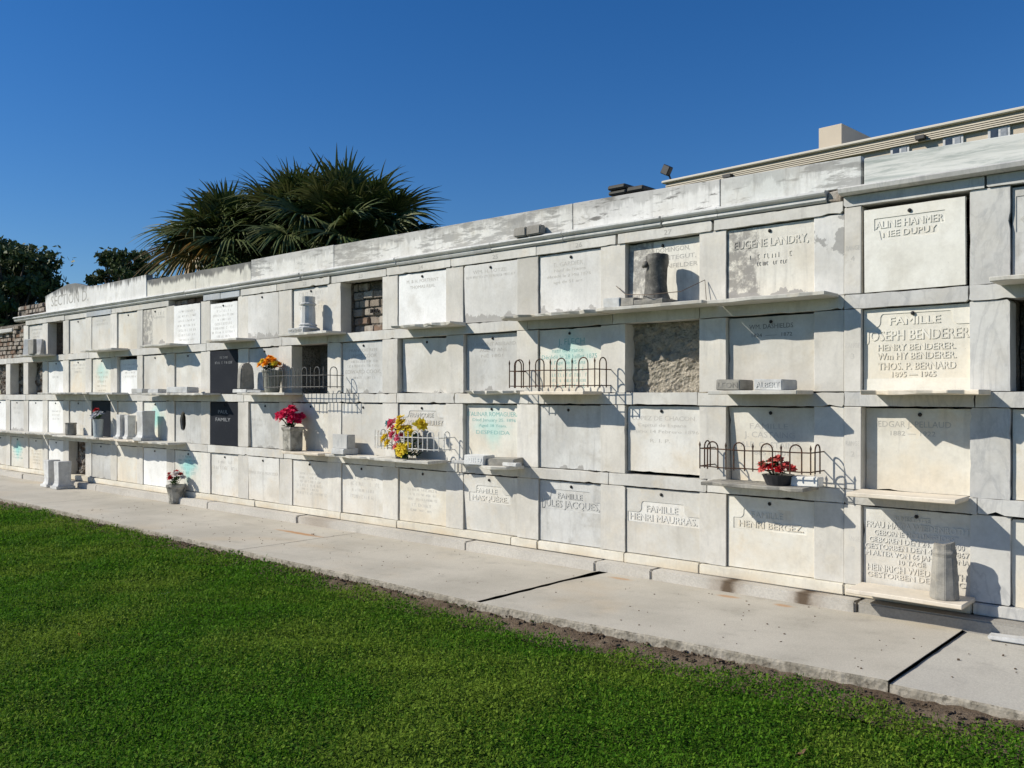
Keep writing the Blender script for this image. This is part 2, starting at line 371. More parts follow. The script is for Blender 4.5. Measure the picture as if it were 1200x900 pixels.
def tube(bm, pts, r, n=6, cap=True):
    pts = [Vector(p) for p in pts]; rs = r if isinstance(r, (list, tuple)) else [r]*len(pts)
    rings = []; ref = None
    for i, p in enumerate(pts):
        d = (pts[min(i+1, len(pts)-1)] - pts[max(i-1, 0)]).normalized()
        if ref is None: ref = Vector((0,0,1)) if abs(d.z) < .9 else Vector((1,0,0))
        u = d.cross(ref)
        if u.length < 1e-4: u = d.cross(Vector((0,1,0)))
        u.normalize(); w = u.cross(d).normalized(); ref = w
        rings.append([bm.verts.new(p + rs[i]*(math.cos(2*math.pi*k/n)*u + math.sin(2*math.pi*k/n)*w)) for k in range(n)])
    for a, b in zip(rings, rings[1:]):
        for k in range(n): bm.faces.new((a[k], a[(k+1) % n], b[(k+1) % n], b[k]))
    if cap: bm.faces.new(rings[0]); bm.faces.new(rings[-1][::-1])
    bmesh.ops.recalc_face_normals(bm, faces=bm.faces[:])
def lathe(bm, prof, n=24, jit=0.0, flute=0.0):
    rings = []
    for r, z in prof:
        ring = []
        for k in range(n):
            a = 2*math.pi*k/n; rr = r*(1 - (flute if k % 2 else 0)) + random.uniform(-jit, jit)
            ring.append(bm.verts.new((rr*math.cos(a), rr*math.sin(a), z + random.uniform(-jit, jit))))
        rings.append(ring)
    for a, b in zip(rings, rings[1:]):
        for k in range(n): bm.faces.new((a[k], a[(k+1) % n], b[(k+1) % n], b[k]))
    bm.faces.new(rings[0][::-1]); bm.faces.new(rings[-1])
def square_loft(bm, prof):
    """stack of rectangles: (half width, half depth, z)"""
    rings = [[bm.verts.new((sx*hw, sy*hd, z)) for sx, sy in ((-1,-1), (1,-1), (1,1), (-1,1))] for hw, hd, z in prof]
    for a, b in zip(rings, rings[1:]):
        for k in range(4): bm.faces.new((a[k], a[(k+1) % 4], b[(k+1) % 4], b[k]))
    bm.faces.new(rings[0][::-1]); bm.faces.new(rings[-1])
def curve_mesh(curve):
    o = bpy.data.objects.new('tmp_curve', curve); COL.objects.link(o)
    dg = bpy.context.evaluated_depsgraph_get(); dg.update()
    me = bpy.data.meshes.new_from_object(o.evaluated_get(dg)); bpy.data.objects.remove(o); bpy.data.curves.remove(curve)
    return me
def text_bm(bm, s, cx, zc, h, w, y0, y1, bold=.0, slope=0.0):
    """letters of s centred at (cx, zc), h tall, w wide, standing in y0..y1 (y0 nearer the viewer), facing -y"""
    c = bpy.data.curves.new('tmp_text', 'FONT'); c.body = s; c.size = 1; c.resolution_u = 2; c.extrude = .5
    me = curve_mesh(c)
    if not me.vertices: return
    co = np.empty(len(me.vertices)*3); me.vertices.foreach_get('co', co); co = co.reshape(-1, 3)
    lo, hi = co.min(0), co.max(0)
    X = cx + (co[:,0]-(lo[0]+hi[0])/2)*(w/(hi[0]-lo[0])); Z = zc + (co[:,1]-.36)*(h/.72)
    Y = np.where(co[:,2] > 0, y0, y1)
    for k in range(3 if bold else 1):
        sh = (k-1)*.028*h if bold else 0.0
        vs = [bm.verts.new((X[i]+sh, Y[i] - k*.00012, Z[i]+abs(sh)*.25 + slope*(X[i]-cx))) for i in range(len(X))]
        for p in me.polygons:
            try: bm.faces.new([vs[i] for i in p.vertices])
            except ValueError: pass
    bpy.data.meshes.remove(me)
def strokes_bm(bm, cx, zc, h, w, y0, y1, rng, density=.8):
    """a line of lettering worn past reading: broken upright and cross cuts"""
    x = cx-w/2; cw = h*.62
    while x < cx+w/2-cw*.6:
        if rng.random() < density:
            t = h*.13
            k = rng.randrange(5)
            if k != 4: box(bm, x, x+t, y0, y1, zc-h/2*rng.uniform(.7,1), zc+h/2)
            if k in (0, 2): box(bm, x+t*1.01, x+cw*.7, y0, y1, zc+h/2-t, zc+h/2)
            if k in (1, 2): box(bm, x+t*1.01, x+cw*.65, y0, y1, zc-h/2, zc-h/2+t)
            if k in (3, 4): box(bm, x+cw*.5, x+cw*.5+t, y0, y1, zc-h/2, zc+h/2*rng.uniform(.5,1))
        x += cw*1.18
        if rng.random() < .14: x += cw*.9
def plate_front(w, h, hole, t):
    """front layer of a tablet with a sunk panel cut out of it; hole = outline in x,z"""
    c = bpy.data.curves.new('tmp_panel', 'CURVE'); c.dimensions = '2D'; c.fill_mode = 'BOTH'; c.extrude = t/2
    for pts in ([(-w/2,0), (w/2,0), (w/2,h), (-w/2,h)], hole):
        s = c.splines.new('POLY'); s.points.add(len(pts)-1); s.use_cyclic_u = True
        for p, q in zip(s.points, pts): p.co = (q[0], q[1], 0, 1)
    return curve_mesh(c)

# ------------------------------------------------------------------ the wall: columns and rows
# columns 0..18 from the far end; right edges of the pilasters and left edges of the next ones
PR = [12,33,56,80.5,107,137,167,204.5,246,291,342,399.5,466,542.7,630.5,732.5,850.7,1010,1184]
PL = [7,27.5,50,74,100,129.5,160.5,195,235.5,279,327,384,448.3,522.7,606,704,819.5,954,1136.5]
XR = [at(p, 464).x for p in PR]; XL = [at(p, 464).x for p in PL]
XL.append(XR[18]+.80); XR.append(XL[19]+.25)
XA = XR[0]-1.9          # wall runs on to here past the left edge of the picture
ROW = [.18, .895, 1.63, 2.365]            # bottom of each row of openings
RTOP = [.785, 1.52, 2.255, 2.985]
WALLX1 = XR[19]
wall = empty('vault_wall', (XR[8], 0, 0), 'long whitish marble wall of burial vaults, four rows high, along the concrete path', 'wall')
def wp(name, bm, mat, **k):
    o = obj(name, bm, mat, None, **k); o.parent = wall; o.matrix_parent_inverse = wall.matrix_world.inverted()
    o.location = o.location
    return o
bpy.context.view_layer.update()
INV = Matrix.Translation(-Vector((XR[8], 0, 0)))
def wp(name, bm, mat, **k):
    o = obj(name, bm, mat, None, **k); o.parent = wall; o.matrix_parent_inverse = INV; return o
def tilt_y(bm, x, z, a):
    bmesh.ops.rotate(bm, verts=bm.verts[:], cent=(x, 0, z), matrix=Matrix.Rotation(a, 3, 'Y'))

rng = random.Random(3)
# pilasters, one stone per row
for i in range(0, 20):
    for r in range(4):
        if i == 0 and r == 3: continue
        x0, x1 = XL[i], XR[i]
        top = RTOP[r] + (.038 if (i >= 17 and r == 3) else 0)
        j = rng.uniform(-.004, .004)
        m = 'pilaster'
        if i == 17:      # double pilaster: plain stone and the narrower range stone
            xm = at(990, 464).x
            bm = bmesh.new(); box(bm, x0, xm-.004, j, .16, ROW[r]+.002, RTOP[r]-.002, .0015); wp('pilaster', bm, 'pilaster_stained' if r == 3 else 'pilaster', bevel=.004)
            bm = bmesh.new(); box(bm, xm, x1, j-.012, .16, ROW[r]+.002, top-.002, .0015); o = wp('range_pilaster', bm, 'pilaster', bevel=.004)
            bm = bmesh.new(); cx = (xm+x1)/2
            text_bm(bm, 'RANGE', cx, ROW[r]+.35, .038, (x1-xm)*.82, j-.0128, j-.006)
            text_bm(bm, str(r+1), cx, ROW[r]+.27, .042, .028, j-.0128, j-.006)
            t = obj('lettering', bm, 'ink_soft'); t.parent = o; continue
        if i >= 18: m = 'grey'
        bm = bmesh.new(); worn(bm, x0, x1, ROW[r]+.002, top-.002, j, .16, .0014, .5, rng)
        if rng.random() < .5: tilt_y(bm, (x0+x1)/2, ROW[r]+.3, rng.uniform(-.006, .006))
        wp('pilaster', bm, m, bevel=.0035)
# beams between the rows and joints over the pilasters
jx = [XA] + [(XL[i]+XR[i])/2 + rng.uniform(-.1, .1) for i in range(0, 20)]; jx[-1] = WALLX1
for r in range(3):
    xs = list(jx)
    xs = [x + rng.uniform(-.05, .05) if 0 < k < len(xs)-1 else x for k, x in enumerate(xs)]
    # a few stones span two vaults
    for k in sorted(rng.sample(range(2, 17), 5), reverse=True): del xs[k]
    xm = at(990, 464).x; xs = sorted([x for x in xs if abs(x-xm) > .22] + [xm])
    for a, b in zip(xs, xs[1:]):
        bm = bmesh.new(); j = rng.uniform(-.012, -.004); dz = rng.uniform(-.003, .003)
        right = a >= xm-.01
        worn(bm, a+.002, b-.002, RTOP[r]+dz, ROW[r+1]+dz-.001, j - (.006 if right else 0), .16, .0022, .7, rng)
        wp('beam', bm, 'grey' if right else 'beam', bevel=.005)
# lintel stones with vault numbers
LINT = [(31,76,''),(76,102,''),(102,131,'B'),(131,198,''),(239,258.5,'B'),(258.7,281,'B'),(283,325,''),(325.6,387,'22'),(389,453,'23'),(454,529,'24'),(529.3,629,'25'),(629.3,722,'26'),(725,835,'27'),(837.5,988.5,''),(989.5,1154.5,''),(1157,1215,'')]
for a, b, t in LINT:
    xa, xb = at(a, 300).x, at(b, 300).x; right = a > 985; z0 = 2.985 + (.038 if right else 0); z1 = 3.075 + (.03 if right else 0)
    if b > 1200: xb = WALLX1
    j = rng.uniform(-.016, -.006) - (.008 if right else 0); bm = bmesh.new(); worn(bm, xa, xb, z0, z1, j, .16, .0018, .6, rng)
    o = wp('lintel', bm, 'grey' if right else ('bluish' if t == 'B' else 'beam'), bevel=.005)
    if t.isdigit():
        bm = bmesh.new(); text_bm(bm, t, (xa+xb)/2 + .05, (z0+z1)/2, .045, .075, j-.0012, j+.004); l = obj('lettering', bm, 'ink'); l.parent = o
# cornice: double roll in lengths
prof = [(.12,3.08), (-.012,3.08), (-.03,3.086), (-.042,3.098), (-.042,3.108), (-.03,3.118), (-.024,3.124), (-.034,3.128), (-.058,3.14), (-.066,3.152), (-.062,3.164), (-.05,3.172), (.12,3.176)]
for a, b in ((19,220),(220.6,275),(275.4,354),(356,466),(467.5,578),(578.6,662),(663,776.5),(779,843),(843.6,970)):
    xa, xb = at(a, 280).x, at(b, 280).x; bm = bmesh.new(); xprism(bm, [(y + rng.uniform(-.003,.003), z) for y, z in prof], xa, xb)
    if b == 578 or b == 970: tilt_y(bm, xa, 3.1, rng.uniform(-.004, .0))
    wp('cornice', bm, 'cornice')
bm = bmesh.new(); xs = [at(988, 230).x, WALLX1]
xprism(bm, [(.14,3.108), (-.075,3.108), (-.10,3.118), (-.108,3.148), (-.10,3.158), (.14,3.162)], xs[0], xs[1]); wp('cornice', bm, 'grey')
# parapet slabs
def pz(px, py): v = at(px, py, .02); return (v.x, v.z)
D = .03
pts = [(at(54,380).x,3.17), (-13.79,3.17), (-13.79,3.535), (-14.6,3.52), (-15.43,3.512), (-15.95,3.522), (-16.35,3.60), (-16.5,3.628), (-16.85,3.635), (-17.3,3.57), (-17.85,3.49)]
bm = bmesh.new(); prism(bm, pts[::1], .0, .11); bmesh.ops.recalc_face_normals(bm, faces=bm.faces[:]); sec = wp('parapet', bm, marble('section_plaster', (.80,.79,.76), (.74,.73,.70), None, var=.03, dirt=.3, topdirt=.9), bevel=.006)
bm = bmesh.new(); text_bm(bm, 'SECTION D.', -16.75, 3.375, .20, 1.62, -.0012, .006); t = obj('lettering', bm, 'ink'); t.parent = sec
for a, b, zl, zr, m in ((-13.785,-12.27,3.445,3.435,'parapet_dirty'), (-12.265,-10.785,3.45,3.44,'parapet_dirty'), (-10.78,-8.935,3.462,3.462,'parapet'), (-8.93,-5.22,3.455,3.437,'parapet'), (-5.212,-3.66,3.437,3.415,'parapet_streak'), (-3.652,-2.485,3.415,3.40,'parapet_mid'), (-2.462,WALLX1,3.375,3.335,'parapet_green')):
    if m not in M:
        M['parapet_streak'] = marble('parapet_black_streaked', (.74,.73,.70), (.66,.65,.63), None, vein=0, smear=1.0, topdirt=.35, var=.03, dirt=.45)
        M['parapet_mid'] = marble('parapet_pale_veined', (.72,.72,.69), (.64,.65,.62), None, vein=.2, veincol=(.35,.36,.35), smear=.6, topdirt=.3, var=.03, dirt=.4)
        g = NT('parapet_green_banded'); v = g.coord(rnd=False, scale=(.7,1,8)); c = g.mix(g.ramp(g.noise(v, 2.3, 9, .7, .5), .40, .68), (.61,.615,.58), (.29,.325,.305))
        c = g.mix(g.ramp(g.noise(g.coord(rnd=False), 8, 5), .6, .8, 0, .4), c, (.60,.57,.50)); g.bump(g.noise(v, 20, 4), .2, .004); M['parapet_green'] = g.done(c, .6, .3)
    bm = bmesh.new(); z0 = 3.165 if b > -2 else 3.178
    prism(bm, [(a,z0), (b,z0), (b,zr), ((a+b)/2,(zl+zr)/2+rng.uniform(-.006,.006)), (a,zl)], .01+rng.uniform(-.004,.004), .11)
    bmesh.ops.recalc_face_normals(bm, faces=bm.faces[:]); wp('parapet', bm, m, bevel=.004)
# sill stones under the bottom row and the kerb in front of it
xs = [XA] + [at(p, 600).x for p in (60,110,215,300,400,466,600,631,733,821,990,1140)] + [WALLX1]
for a, b in zip(xs, xs[1:]):
    bm = bmesh.new(); j = rng.uniform(-.006, .006); box(bm, a+.003, b-.003, -.022+j, .16, .094, .179+rng.uniform(-.003,.0), .003); wp('sill_stone', bm, 'grey' if b == WALLX1 else 'sill', bevel=.007, seg=2)
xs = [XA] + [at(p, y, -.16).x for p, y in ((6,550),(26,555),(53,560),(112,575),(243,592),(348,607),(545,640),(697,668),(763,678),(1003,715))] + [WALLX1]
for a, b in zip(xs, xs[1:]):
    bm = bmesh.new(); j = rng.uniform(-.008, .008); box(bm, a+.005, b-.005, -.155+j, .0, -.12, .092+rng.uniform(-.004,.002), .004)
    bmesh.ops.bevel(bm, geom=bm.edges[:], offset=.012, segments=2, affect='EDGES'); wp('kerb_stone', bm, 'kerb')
# masonry core with real vault chambers
bm = bmesh.new()
for r in range(4): box(bm, XA, WALLX1, .162, 1.7, (RTOP[r] if r < 3 else 2.99)+.004, (ROW[r+1] if r < 3 else 3.07)-.004)
box(bm, XA, WALLX1, .005, 1.7, -.2, .09); box(bm, XA, WALLX1, .162, 1.7, .0905, .176)
for i in range(0, 20):
    box(bm, XL[i]+.012, XR[i]-.012, .162, 1.55, .178, 2.99)
box(bm, XA, WALLX1, 1.55, 1.69, .178, 2.98)
wp('core', bm, 'core')
bm = bmesh.new(); box(bm, at(54,380).x, WALLX1, .115, 1.8, 3.077, 3.16); wp('roof', bm, 'roof')

# ------------------------------------------------------------------ tablets
ORD = ['', 'first','second','third','fourth','fifth','sixth','seventh','eighth','ninth','tenth','eleventh','twelfth','thirteenth','fourteenth','fifteenth','sixteenth','seventeenth','eighteenth','nineteenth','twentieth']
RN = ['bottom row', 'second row', 'third row', 'top row']
def where(r, c): return '%s, %s from right' % (RN[r], ORD[19-c])
def cell(r, c):
    x0 = XR[c] if c >= 0 else XL[0]-.74
    x1 = XL[c+1]; z1 = RTOP[r] + (.03 if (r == 3 and c >= 17) else 0)
    return x0, x1, ROW[r], z1
def cart(w, h, kind, u0, u1, v0, v1, rise=0, ur=0):
    """sunk panel outlines"""
    X = lambda u: (u-.5)*w
    Z = lambda v: v*h
    if kind == 'box': return [(X(u0),Z(v0)), (X(u1),Z(v0)), (X(u1),Z(v1)), (X(u0),Z(v1))]
    if kind == 'step':   # wide lower field, narrower raised head
        a, b = u0+ur, u1-ur; m = v1-rise
        return [(X(u0),Z(v0)), (X(u1),Z(v0)), (X(u1),Z(m)), (X(b+.05),Z(m))] + [(X(b+.05-.05*math.sin(t)), Z(m+.07*(1-math.cos(t)))) for t in (.4,.8,1.2,1.57)] + [(X(b-.03+.03*math.cos(t)), Z(v1-.05+.05*math.sin(t))) for t in (.2,.7,1.2,1.57)] + [(X(a+.03-.03*math.sin(t)), Z(v1-.05+.05*math.cos(t))) for t in (.0,.4,.9,1.4)] + [(X(a-.05+.05*math.cos(t)), Z(m+.07*(1-math.sin(t)))) for t in (.0,.4,.8,1.2)] + [(X(a-.05),Z(m)), (X(u0),Z(m))]
    if kind == 'stepdown':   # wide head, narrower foot
        a, b = u0+ur, u1-ur; m = v0+rise
        return [(X(a),Z(v0)), (X(b),Z(v0)), (X(b+.02),Z(m)), (X(u1),Z(m)), (X(u1),Z(v1)), (X(u0),Z(v1)), (X(u0),Z(m)), (X(a-.02),Z(m))]
def tablet(r, c, desc, mat='tab', lines=(), ink='ink', relief=False, panel=None, rec=.022, lean=0.0, roll=0.0, bolt=True, gap=.006, dz=(0,0), dxr=0.0, strokes=(), hole=False, bold=0.0, name='vault_tablet'):
    x0, x1, z0, z1 = cell(r, c)
    x1 = x1 + .012 if rec > 0 else x1; x1 += dxr   # tucks behind the next pilaster
    w = x1-x0-2*gap; h = z1-z0-.014+dz[1]-dz[0]; t = .035
    if rec > 0.0 and rec < .9: x1b = x1
    cx = (x0+x1)/2
    o = empty(name, (cx, rec, z0+.004+dz[0]), desc + ', ' + where(r, c), 'grave tablet', 'marble closure tablets of the vaults')
    o.rotation_euler = (-lean/h, roll, 0)
    s = .005 if panel else 0.0
    bm = bmesh.new()
    if hole:
        n = 16; ring = [(-w*.22 + w*.115*math.cos(a), h*.52 + h*.235*math.sin(a)) for a in [2*math.pi*k/n for k in range(n)]]
        me = plate_front(w, h, [(x+random.uniform(-.006,.006), z+random.uniform(-.01,.01)) for x, z in ring], t)
        co = np.empty(len(me.vertices)*3); me.vertices.foreach_get('co', co); co = co.reshape(-1,3)
        co = np.stack([co[:,0], t/2-co[:,2], co[:,1]], 1); me.vertices.foreach_set('co', co.ravel()); face = link('face', me, mat, o)
        bm.free()
    else:
        nx, nz = 1, 1
        worn(bm, -w/2, w/2, 0, h, s, t, .0016, .5 if rec > 0 else .25, random.Random(r*77+c)); face = obj('face', bm, mat, o, bevel=.003)
    if panel:
        me = plate_front(w-.004, h-.004, panel(w, h), s-.0002)
        co = np.empty(len(me.vertices)*3); me.vertices.foreach_get('co', co); co = co.reshape(-1,3)
        co = np.stack([co[:,0], s/2-co[:,2], co[:,1]+.002], 1); me.vertices.foreach_set('co', co.ravel()); link('raised_border', me, mat, o)
    if lines or strokes:
        bm = bmesh.new(); rg = random.Random(r*50+c)
        y0, y1 = ((.0004, s+.001) if panel else (-.0045, .002)) if relief else (-.0009, .003)
        for (tx, u, v, hh, ww) in lines: text_bm(bm, tx, (u-.5)*w, v*h, hh*h, ww*w, y0, y1, bold)
        for (u, v, hh, ww) in strokes: strokes_bm(bm, (u-.5)*w, v*h, hh*h, ww*w, y0, y1, rg)
        if bm.verts: obj('lettering', bm, mat if relief else ink, o)
        else: bm.free()
    if bolt:
        bm = bmesh.new(); lathe(bm, [(.0135,0), (.015,.005), (.011,.011), (.005,.015)], 10)
        bmesh.ops.rotate(bm, verts=bm.verts[:], cent=(0,0,0), matrix=Matrix.Rotation(math.pi/2, 3, 'X'))
        bmesh.ops.translate(bm, verts=bm.verts[:], vec=(random.uniform(-.03,.02)*w, -.001, h*.925)); obj('bolt', bm, 'bolt', o, smooth=True)
    return o
def strk(rows, v0, v1, h=.055, w=.7, u=.5):
    k = random.Random(rows*7+int(v0*100)); return [(u, v0+(v1-v0)*i/max(rows-1,1), h*k.uniform(.8,1.2), w*k.uniform(.6,1)) for i in range(rows)]
T = tablet
# --- column nearest the right edge and on to the left
step = lambda *a, **k: (lambda w, h: cart(w, h, 'step', *a, **k))
stepd = lambda *a, **k: (lambda w, h: cart(w, h, 'stepdown', *a, **k))
bx = lambda *a: (lambda w, h: cart(w, h, 'box', *a))
# top row
T(3,18,'grey tablet with raised white name panel, cut by frame','tab_grey',[('HENRI',.5,.80,.07,.5),('GERVAIS',.5,.66,.09,.88)],relief=True,panel=bx(.03,.97,.52,.9),bold=.008)
T(3,17,'smooth cream tablet with two raised lines in small panel','tab_cream',[('ALINE HANMER',.455,.80,.088,.67),('NEE DUPUY',.46,.685,.075,.53)],relief=True,panel=stepd(.11,.81,.615,.875,rise=.115,ur=.07),rec=-.012,gap=.022,dz=(0,-.02),bold=.012,roll=-.006)
T(3,16,'blotched tablet with black streaks and one bold raised name','tab_side',[('EUGENE LANDRY,',.5,.78,.11,.84)],relief=True,bold=.012,strokes=strk(2,.60,.50,.055,.62),rec=.02)
T(3,15,'tablet behind the dark broken column','tab_side',[('VVE V. DOMINGON,',.48,.86,.07,.70),('D.  MONTEGUT,',.55,.74,.065,.72),('AUG.  MEINFELDER',.5,.62,.065,.86)],ink='ink',rec=.05,lean=.01,strokes=[(.16,.5,.06,.18),(.14,.36,.06,.16),(.14,.2,.06,.18)])
T(3,14,'white tablet of four incised lines with jagged mortar foot','tab_patch',[('E. GARDIER',.47,.83,.07,.46),('Natif de France',.49,.735,.05,.50),('décédé le 2 Mai 1876',.47,.645,.048,.70),('agé de 51 ans',.46,.55,.048,.46)],ink='ink_soft',rec=.02)
T(3,13,'white tablet with one faint incised name and patched lower corners','tab_patch',[('WM. H. LOTZE',.48,.87,.06,.62)],ink='ink_soft',strokes=[(.5,.78,.04,.92)],rec=.02,lean=-.02,roll=.012)
T(3,12,'clean white tablet with two incised lines above chipped shelf','tab_white',[('M. & H. FORTERNT',.5,.85,.065,.66),('THOMAS REAL',.5,.74,.06,.52)],ink='ink_soft',rec=.01,roll=.008)
T(3,10,'cream tablet behind the small fluted column','tab',strokes=strk(4,.88,.58,.07,.78),ink='ink_soft',rec=.02,roll=.01)
T(3,9,'plain pale tablet with jagged grey mortar spreading over its foot','tab_patch',rec=-.004,gap=.002)
T(3,8,'bright white square tablet with eight faint lines','tab_white',strokes=strk(8,.9,.14,.055,.86),ink='ink_soft',rec=.0,gap=.015,dz=(0,-.05))
T(3,7,'bright white tablet with faint lines below the lintel gap','tab_white',strokes=strk(7,.84,.12,.05,.78),ink='ink_soft',rec=-.012,gap=.004,dz=(.0,-.01),bolt=False)
T(3,6,'tablet with a dark vertical stain beside a small grey inscription','tab_side',strokes=[(.7,.86,.08,.4),(.7,.76,.05,.45)],ink='ink',rec=.01)
T(3,5,'blank tablet with a brownish lower half','tab_warm',rec=.02,roll=.008)
T(3,4,'pale tablet with one faint line under its top edge','tab',strokes=strk(2,.87,.77,.05,.7),ink='ink_soft',rec=.012,bolt=False)
T(3,3,'blank beige tablet next to the open brick recess','tab',rec=.02)
T(3,1,'pale tablet behind the leaning open stone book','tab',strokes=strk(4,.85,.5,.06,.7),ink='ink_soft',rec=.02,bolt=False)
# third row up
T(2,17,'cream family tablet with five raised lines in a scalloped panel','tab_corner',[('FAMILLE',.49,.845,.095,.47),('JOSEPH BENDERER',.5,.675,.125,.955),('HENRY BENDERER.',.5,.53,.078,.72),('Wm HY BENDERER.',.5,.425,.082,.73),('THOS. P. BERNARD',.5,.305,.088,.72),('1895 — 1965',.48,.205,.064,.41)],relief=True,panel=step(.01,.99,.15,.93,rise=.16,ur=.155),bold=.014,rec=.02,gap=.006)
T(2,16,'grey tablet with small dark incised name and date line','tab',[('WM. DASHIELDS',.49,.87,.065,.50),('1824  ——  1872',.50,.755,.05,.46)],ink='ink_dark',rec=.045,lean=.0)
T(2,14,'tablet with green-stained lettering behind the dark iron fence','tab_cyan',[('J. FLECH',.52,.80,.10,.42),('natif de France',.46,.665,.065,.50),('Décédé le 28 Juillet 1875',.48,.565,.07,.88),('à l\'âge de 45 ans',.46,.475,.06,.56)],ink='ink_cyan',strokes=strk(4,.36,.1,.06,.6),rec=.016)
T(2,13,'grey weathered tablet with three lines above broken shelf stub','tab_grey',[('LAURENT ABELARD',.52,.83,.06,.78),('AGE 47 ANS',.5,.73,.06,.5),('NÉ 1801',.48,.63,.055,.40)],ink='ink',rec=.05)
T(2,12,'blank white leaning tablet with two mortar patches at its foot','tab_patch2',rec=.075,lean=-.02,roll=.03,dxr=.0)
T(2,11,'blotchy tablet with incised names and a brown stain','tab_grey',[('FRANCOIS REM',.5,.84,.06,.66),('JAMES COOK',.52,.73,.075,.62),('EDWARD COOK,',.5,.42,.075,.86)],ink='ink',strokes=[(.5,.62,.05,.7),(.5,.53,.05,.75),(.5,.3,.045,.6)],rec=.022)
T(2,9,'grey tablet behind the arched stone and the marigold pot','tab_grey',rec=.012)
T(2,8,'polished black granite tablet with pale speckles','granite',strokes=[(.5,.84,.05,.3),(.5,.72,.06,.72)],ink='ink_gold',rec=.004,bolt=False,gap=.004)
T(2,7,'blank smooth tablet behind the plaque-topped shelf','tab',rec=.02,gap=.006)
T(2,6,'blank pale tablet half under a shelf shadow','tab',rec=.02)
T(2,5,'narrow white tablet set back in its opening','tab_white',strokes=strk(4,.85,.5,.05,.7),ink='ink_soft',rec=.05,dz=(0,-.04),bolt=False)
T(2,4,'pale tablet with yellowish lettering','tab_cyan',strokes=strk(5,.6,.1,.05,.75),ink='ink_warm',rec=.02)
T(2,3,'beige tablet with faint lines and grey lower left spot','tab_warm',strokes=strk(3,.85,.65,.06,.75),ink='ink_soft',rec=.022)
T(2,2,'whitish tablet with a short dark word','tab_white',strokes=[(.45,.52,.07,.38)],ink='ink',rec=.012)
# second row up
T(1,18,'yellowish tablet with worn lines, cut by the frame','tab_warm',[('MON MARI',.5,.82,.05,.6)],ink='ink_warm',strokes=strk(2,.72,.62,.05,.7),rec=.03,bolt=False)
T(1,17,'large cream tablet with an incised name and a date line','tab_warm',[('EDGAR J. PELLAUD',.46,.81,.075,.68),('1882 — 1922',.45,.70,.058,.42)],ink='ink',rec=.075,gap=.004)
T(1,16,'deep-set leaning tablet behind the rusty fence and red flowers','tab_warm',[('FAMILLE',.46,.75,.075,.44),('J. CASTAING',.46,.635,.08,.58),('ALB. CASTAING',.46,.50,.08,.68),('1865 · 1901',.46,.39,.06,.42)],ink='ink_soft',rec=.09,lean=-.045)
T(1,15,'tablet with fine incised lines and initials, above dark gap','tab',[('LOPEZ DE CHACON.',.5,.82,.07,.86),('Capitul de Espana',.47,.715,.05,.66),('murio 14 Febrero 1896',.5,.62,.05,.92),('R. I. P.',.45,.48,.055,.27)],ink='ink_soft',rec=.035,dz=(.022,0))
T(1,14,'blank grey tablet half in the shadow of a fence','tab_grey',rec=.022)
T(1,13,'tablet with bold green-stained incised letters','tab_cyan',[('ITALINAR ROMAGUERA',.5,.84,.075,.97),('Died January 25. 1896',.52,.74,.055,.80),('Aged 38 Years.',.5,.645,.05,.52),('DESPEDIDA',.5,.53,.065,.62)],ink='ink_cyan',rec=.045,lean=.0)
T(1,12,'tablet with two raised lines above bouquet and white fence','tab',[('FRANÇOISE',.47,.80,.08,.48),('CASANAVE MULLEY',.5,.66,.095,.80)],relief=True,panel=step(.08,.92,.59,.875,rise=.12,ur=.13),bold=.008,rec=.018)
T(1,11,'plain tablet behind the white marble cube','tab',rec=.014)
T(1,10,'tablet with a faint date behind the hot-pink flowers','tab_warm',[('1873',.34,.66,.05,.12)],ink='ink_soft',rec=.018)
T(1,9,'tablet with a mortar line, left of the tall stone urn','tab_grey',strokes=[(.2,.62,.05,.3),(.3,.5,.05,.2)],ink='ink_soft',rec=.04,lean=-.015)
T(1,8,'black granite tablet cut with two short words','granite',[('PAUL',.45,.78,.085,.34),('FAMILY',.45,.60,.085,.52)],ink='ink_gold',rec=.006,bolt=True,gap=.004)
T(1,7,'cracked pale tablet broken through by an oval black hole','tab_grey',rec=.016,hole=True,bolt=False,roll=.01)
T(1,6,'tablet with a turquoise stain behind the tall square pedestal','tab_cyan2',rec=.02)
T(1,5,'warm tablet behind the pair of small stone pedestals','tab_warm',rec=.02,bolt=False)
T(1,4,'dark grey granite tablet behind the pale pail of red rose','granite',rec=.012,bolt=False)
T(1,3,'plain tablet behind the dark round pot','tab',rec=.02)
T(1,2,'white tablet with three faint lines','tab_white',strokes=strk(3,.68,.45,.06,.75),ink='ink_soft',rec=.012)
T(1,1,'narrow white blank tablet','tab_white',rec=.014)
T(1,0,'tablet with two faint lines and a brown lower half','tab_patch',strokes=strk(2,.75,.6,.06,.7),ink='ink_soft',rec=.012)
# bottom row
T(0,18,'blank yellow-cream tablet cut by the frame','tab_warm',rec=.03,roll=-.02,bolt=False)
T(0,17,'tablet covered in nine raised German lines behind the grey column','tab',[('RUHESTÄTTE',.47,.885,.055,.34),('FRAU MARIA WIEDENROTH',.5,.79,.08,.94),('GEBORNE HÖLLINGHORST',.5,.69,.066,.78),('GEBOREN DEN 24. JULI 1800',.5,.60,.066,.88),('GESTORBEN DEN 4 JAN. 1867',.5,.515,.066,.96),('IM ALTER VON 66 JAHR 5 MONA.',.5,.43,.062,.98),('10 TAGE',.47,.345,.055,.25),('HEINRICH WIEDENROTH',.5,.25,.08,.92),('GESTORBEN DEN 4 DEC.',.5,.16,.066,.92)],relief=True,bold=.012,rec=.014)
T(0,16,'family tablet with two raised lines beneath the rusty fence shelf','tab_warm',[('FAMILLE',.46,.76,.085,.36),('HENRI BERGEZ.',.5,.625,.09,.73)],relief=True,panel=step(.07,.9,.545,.85,rise=.15,ur=.12),bold=.014,rec=.02)
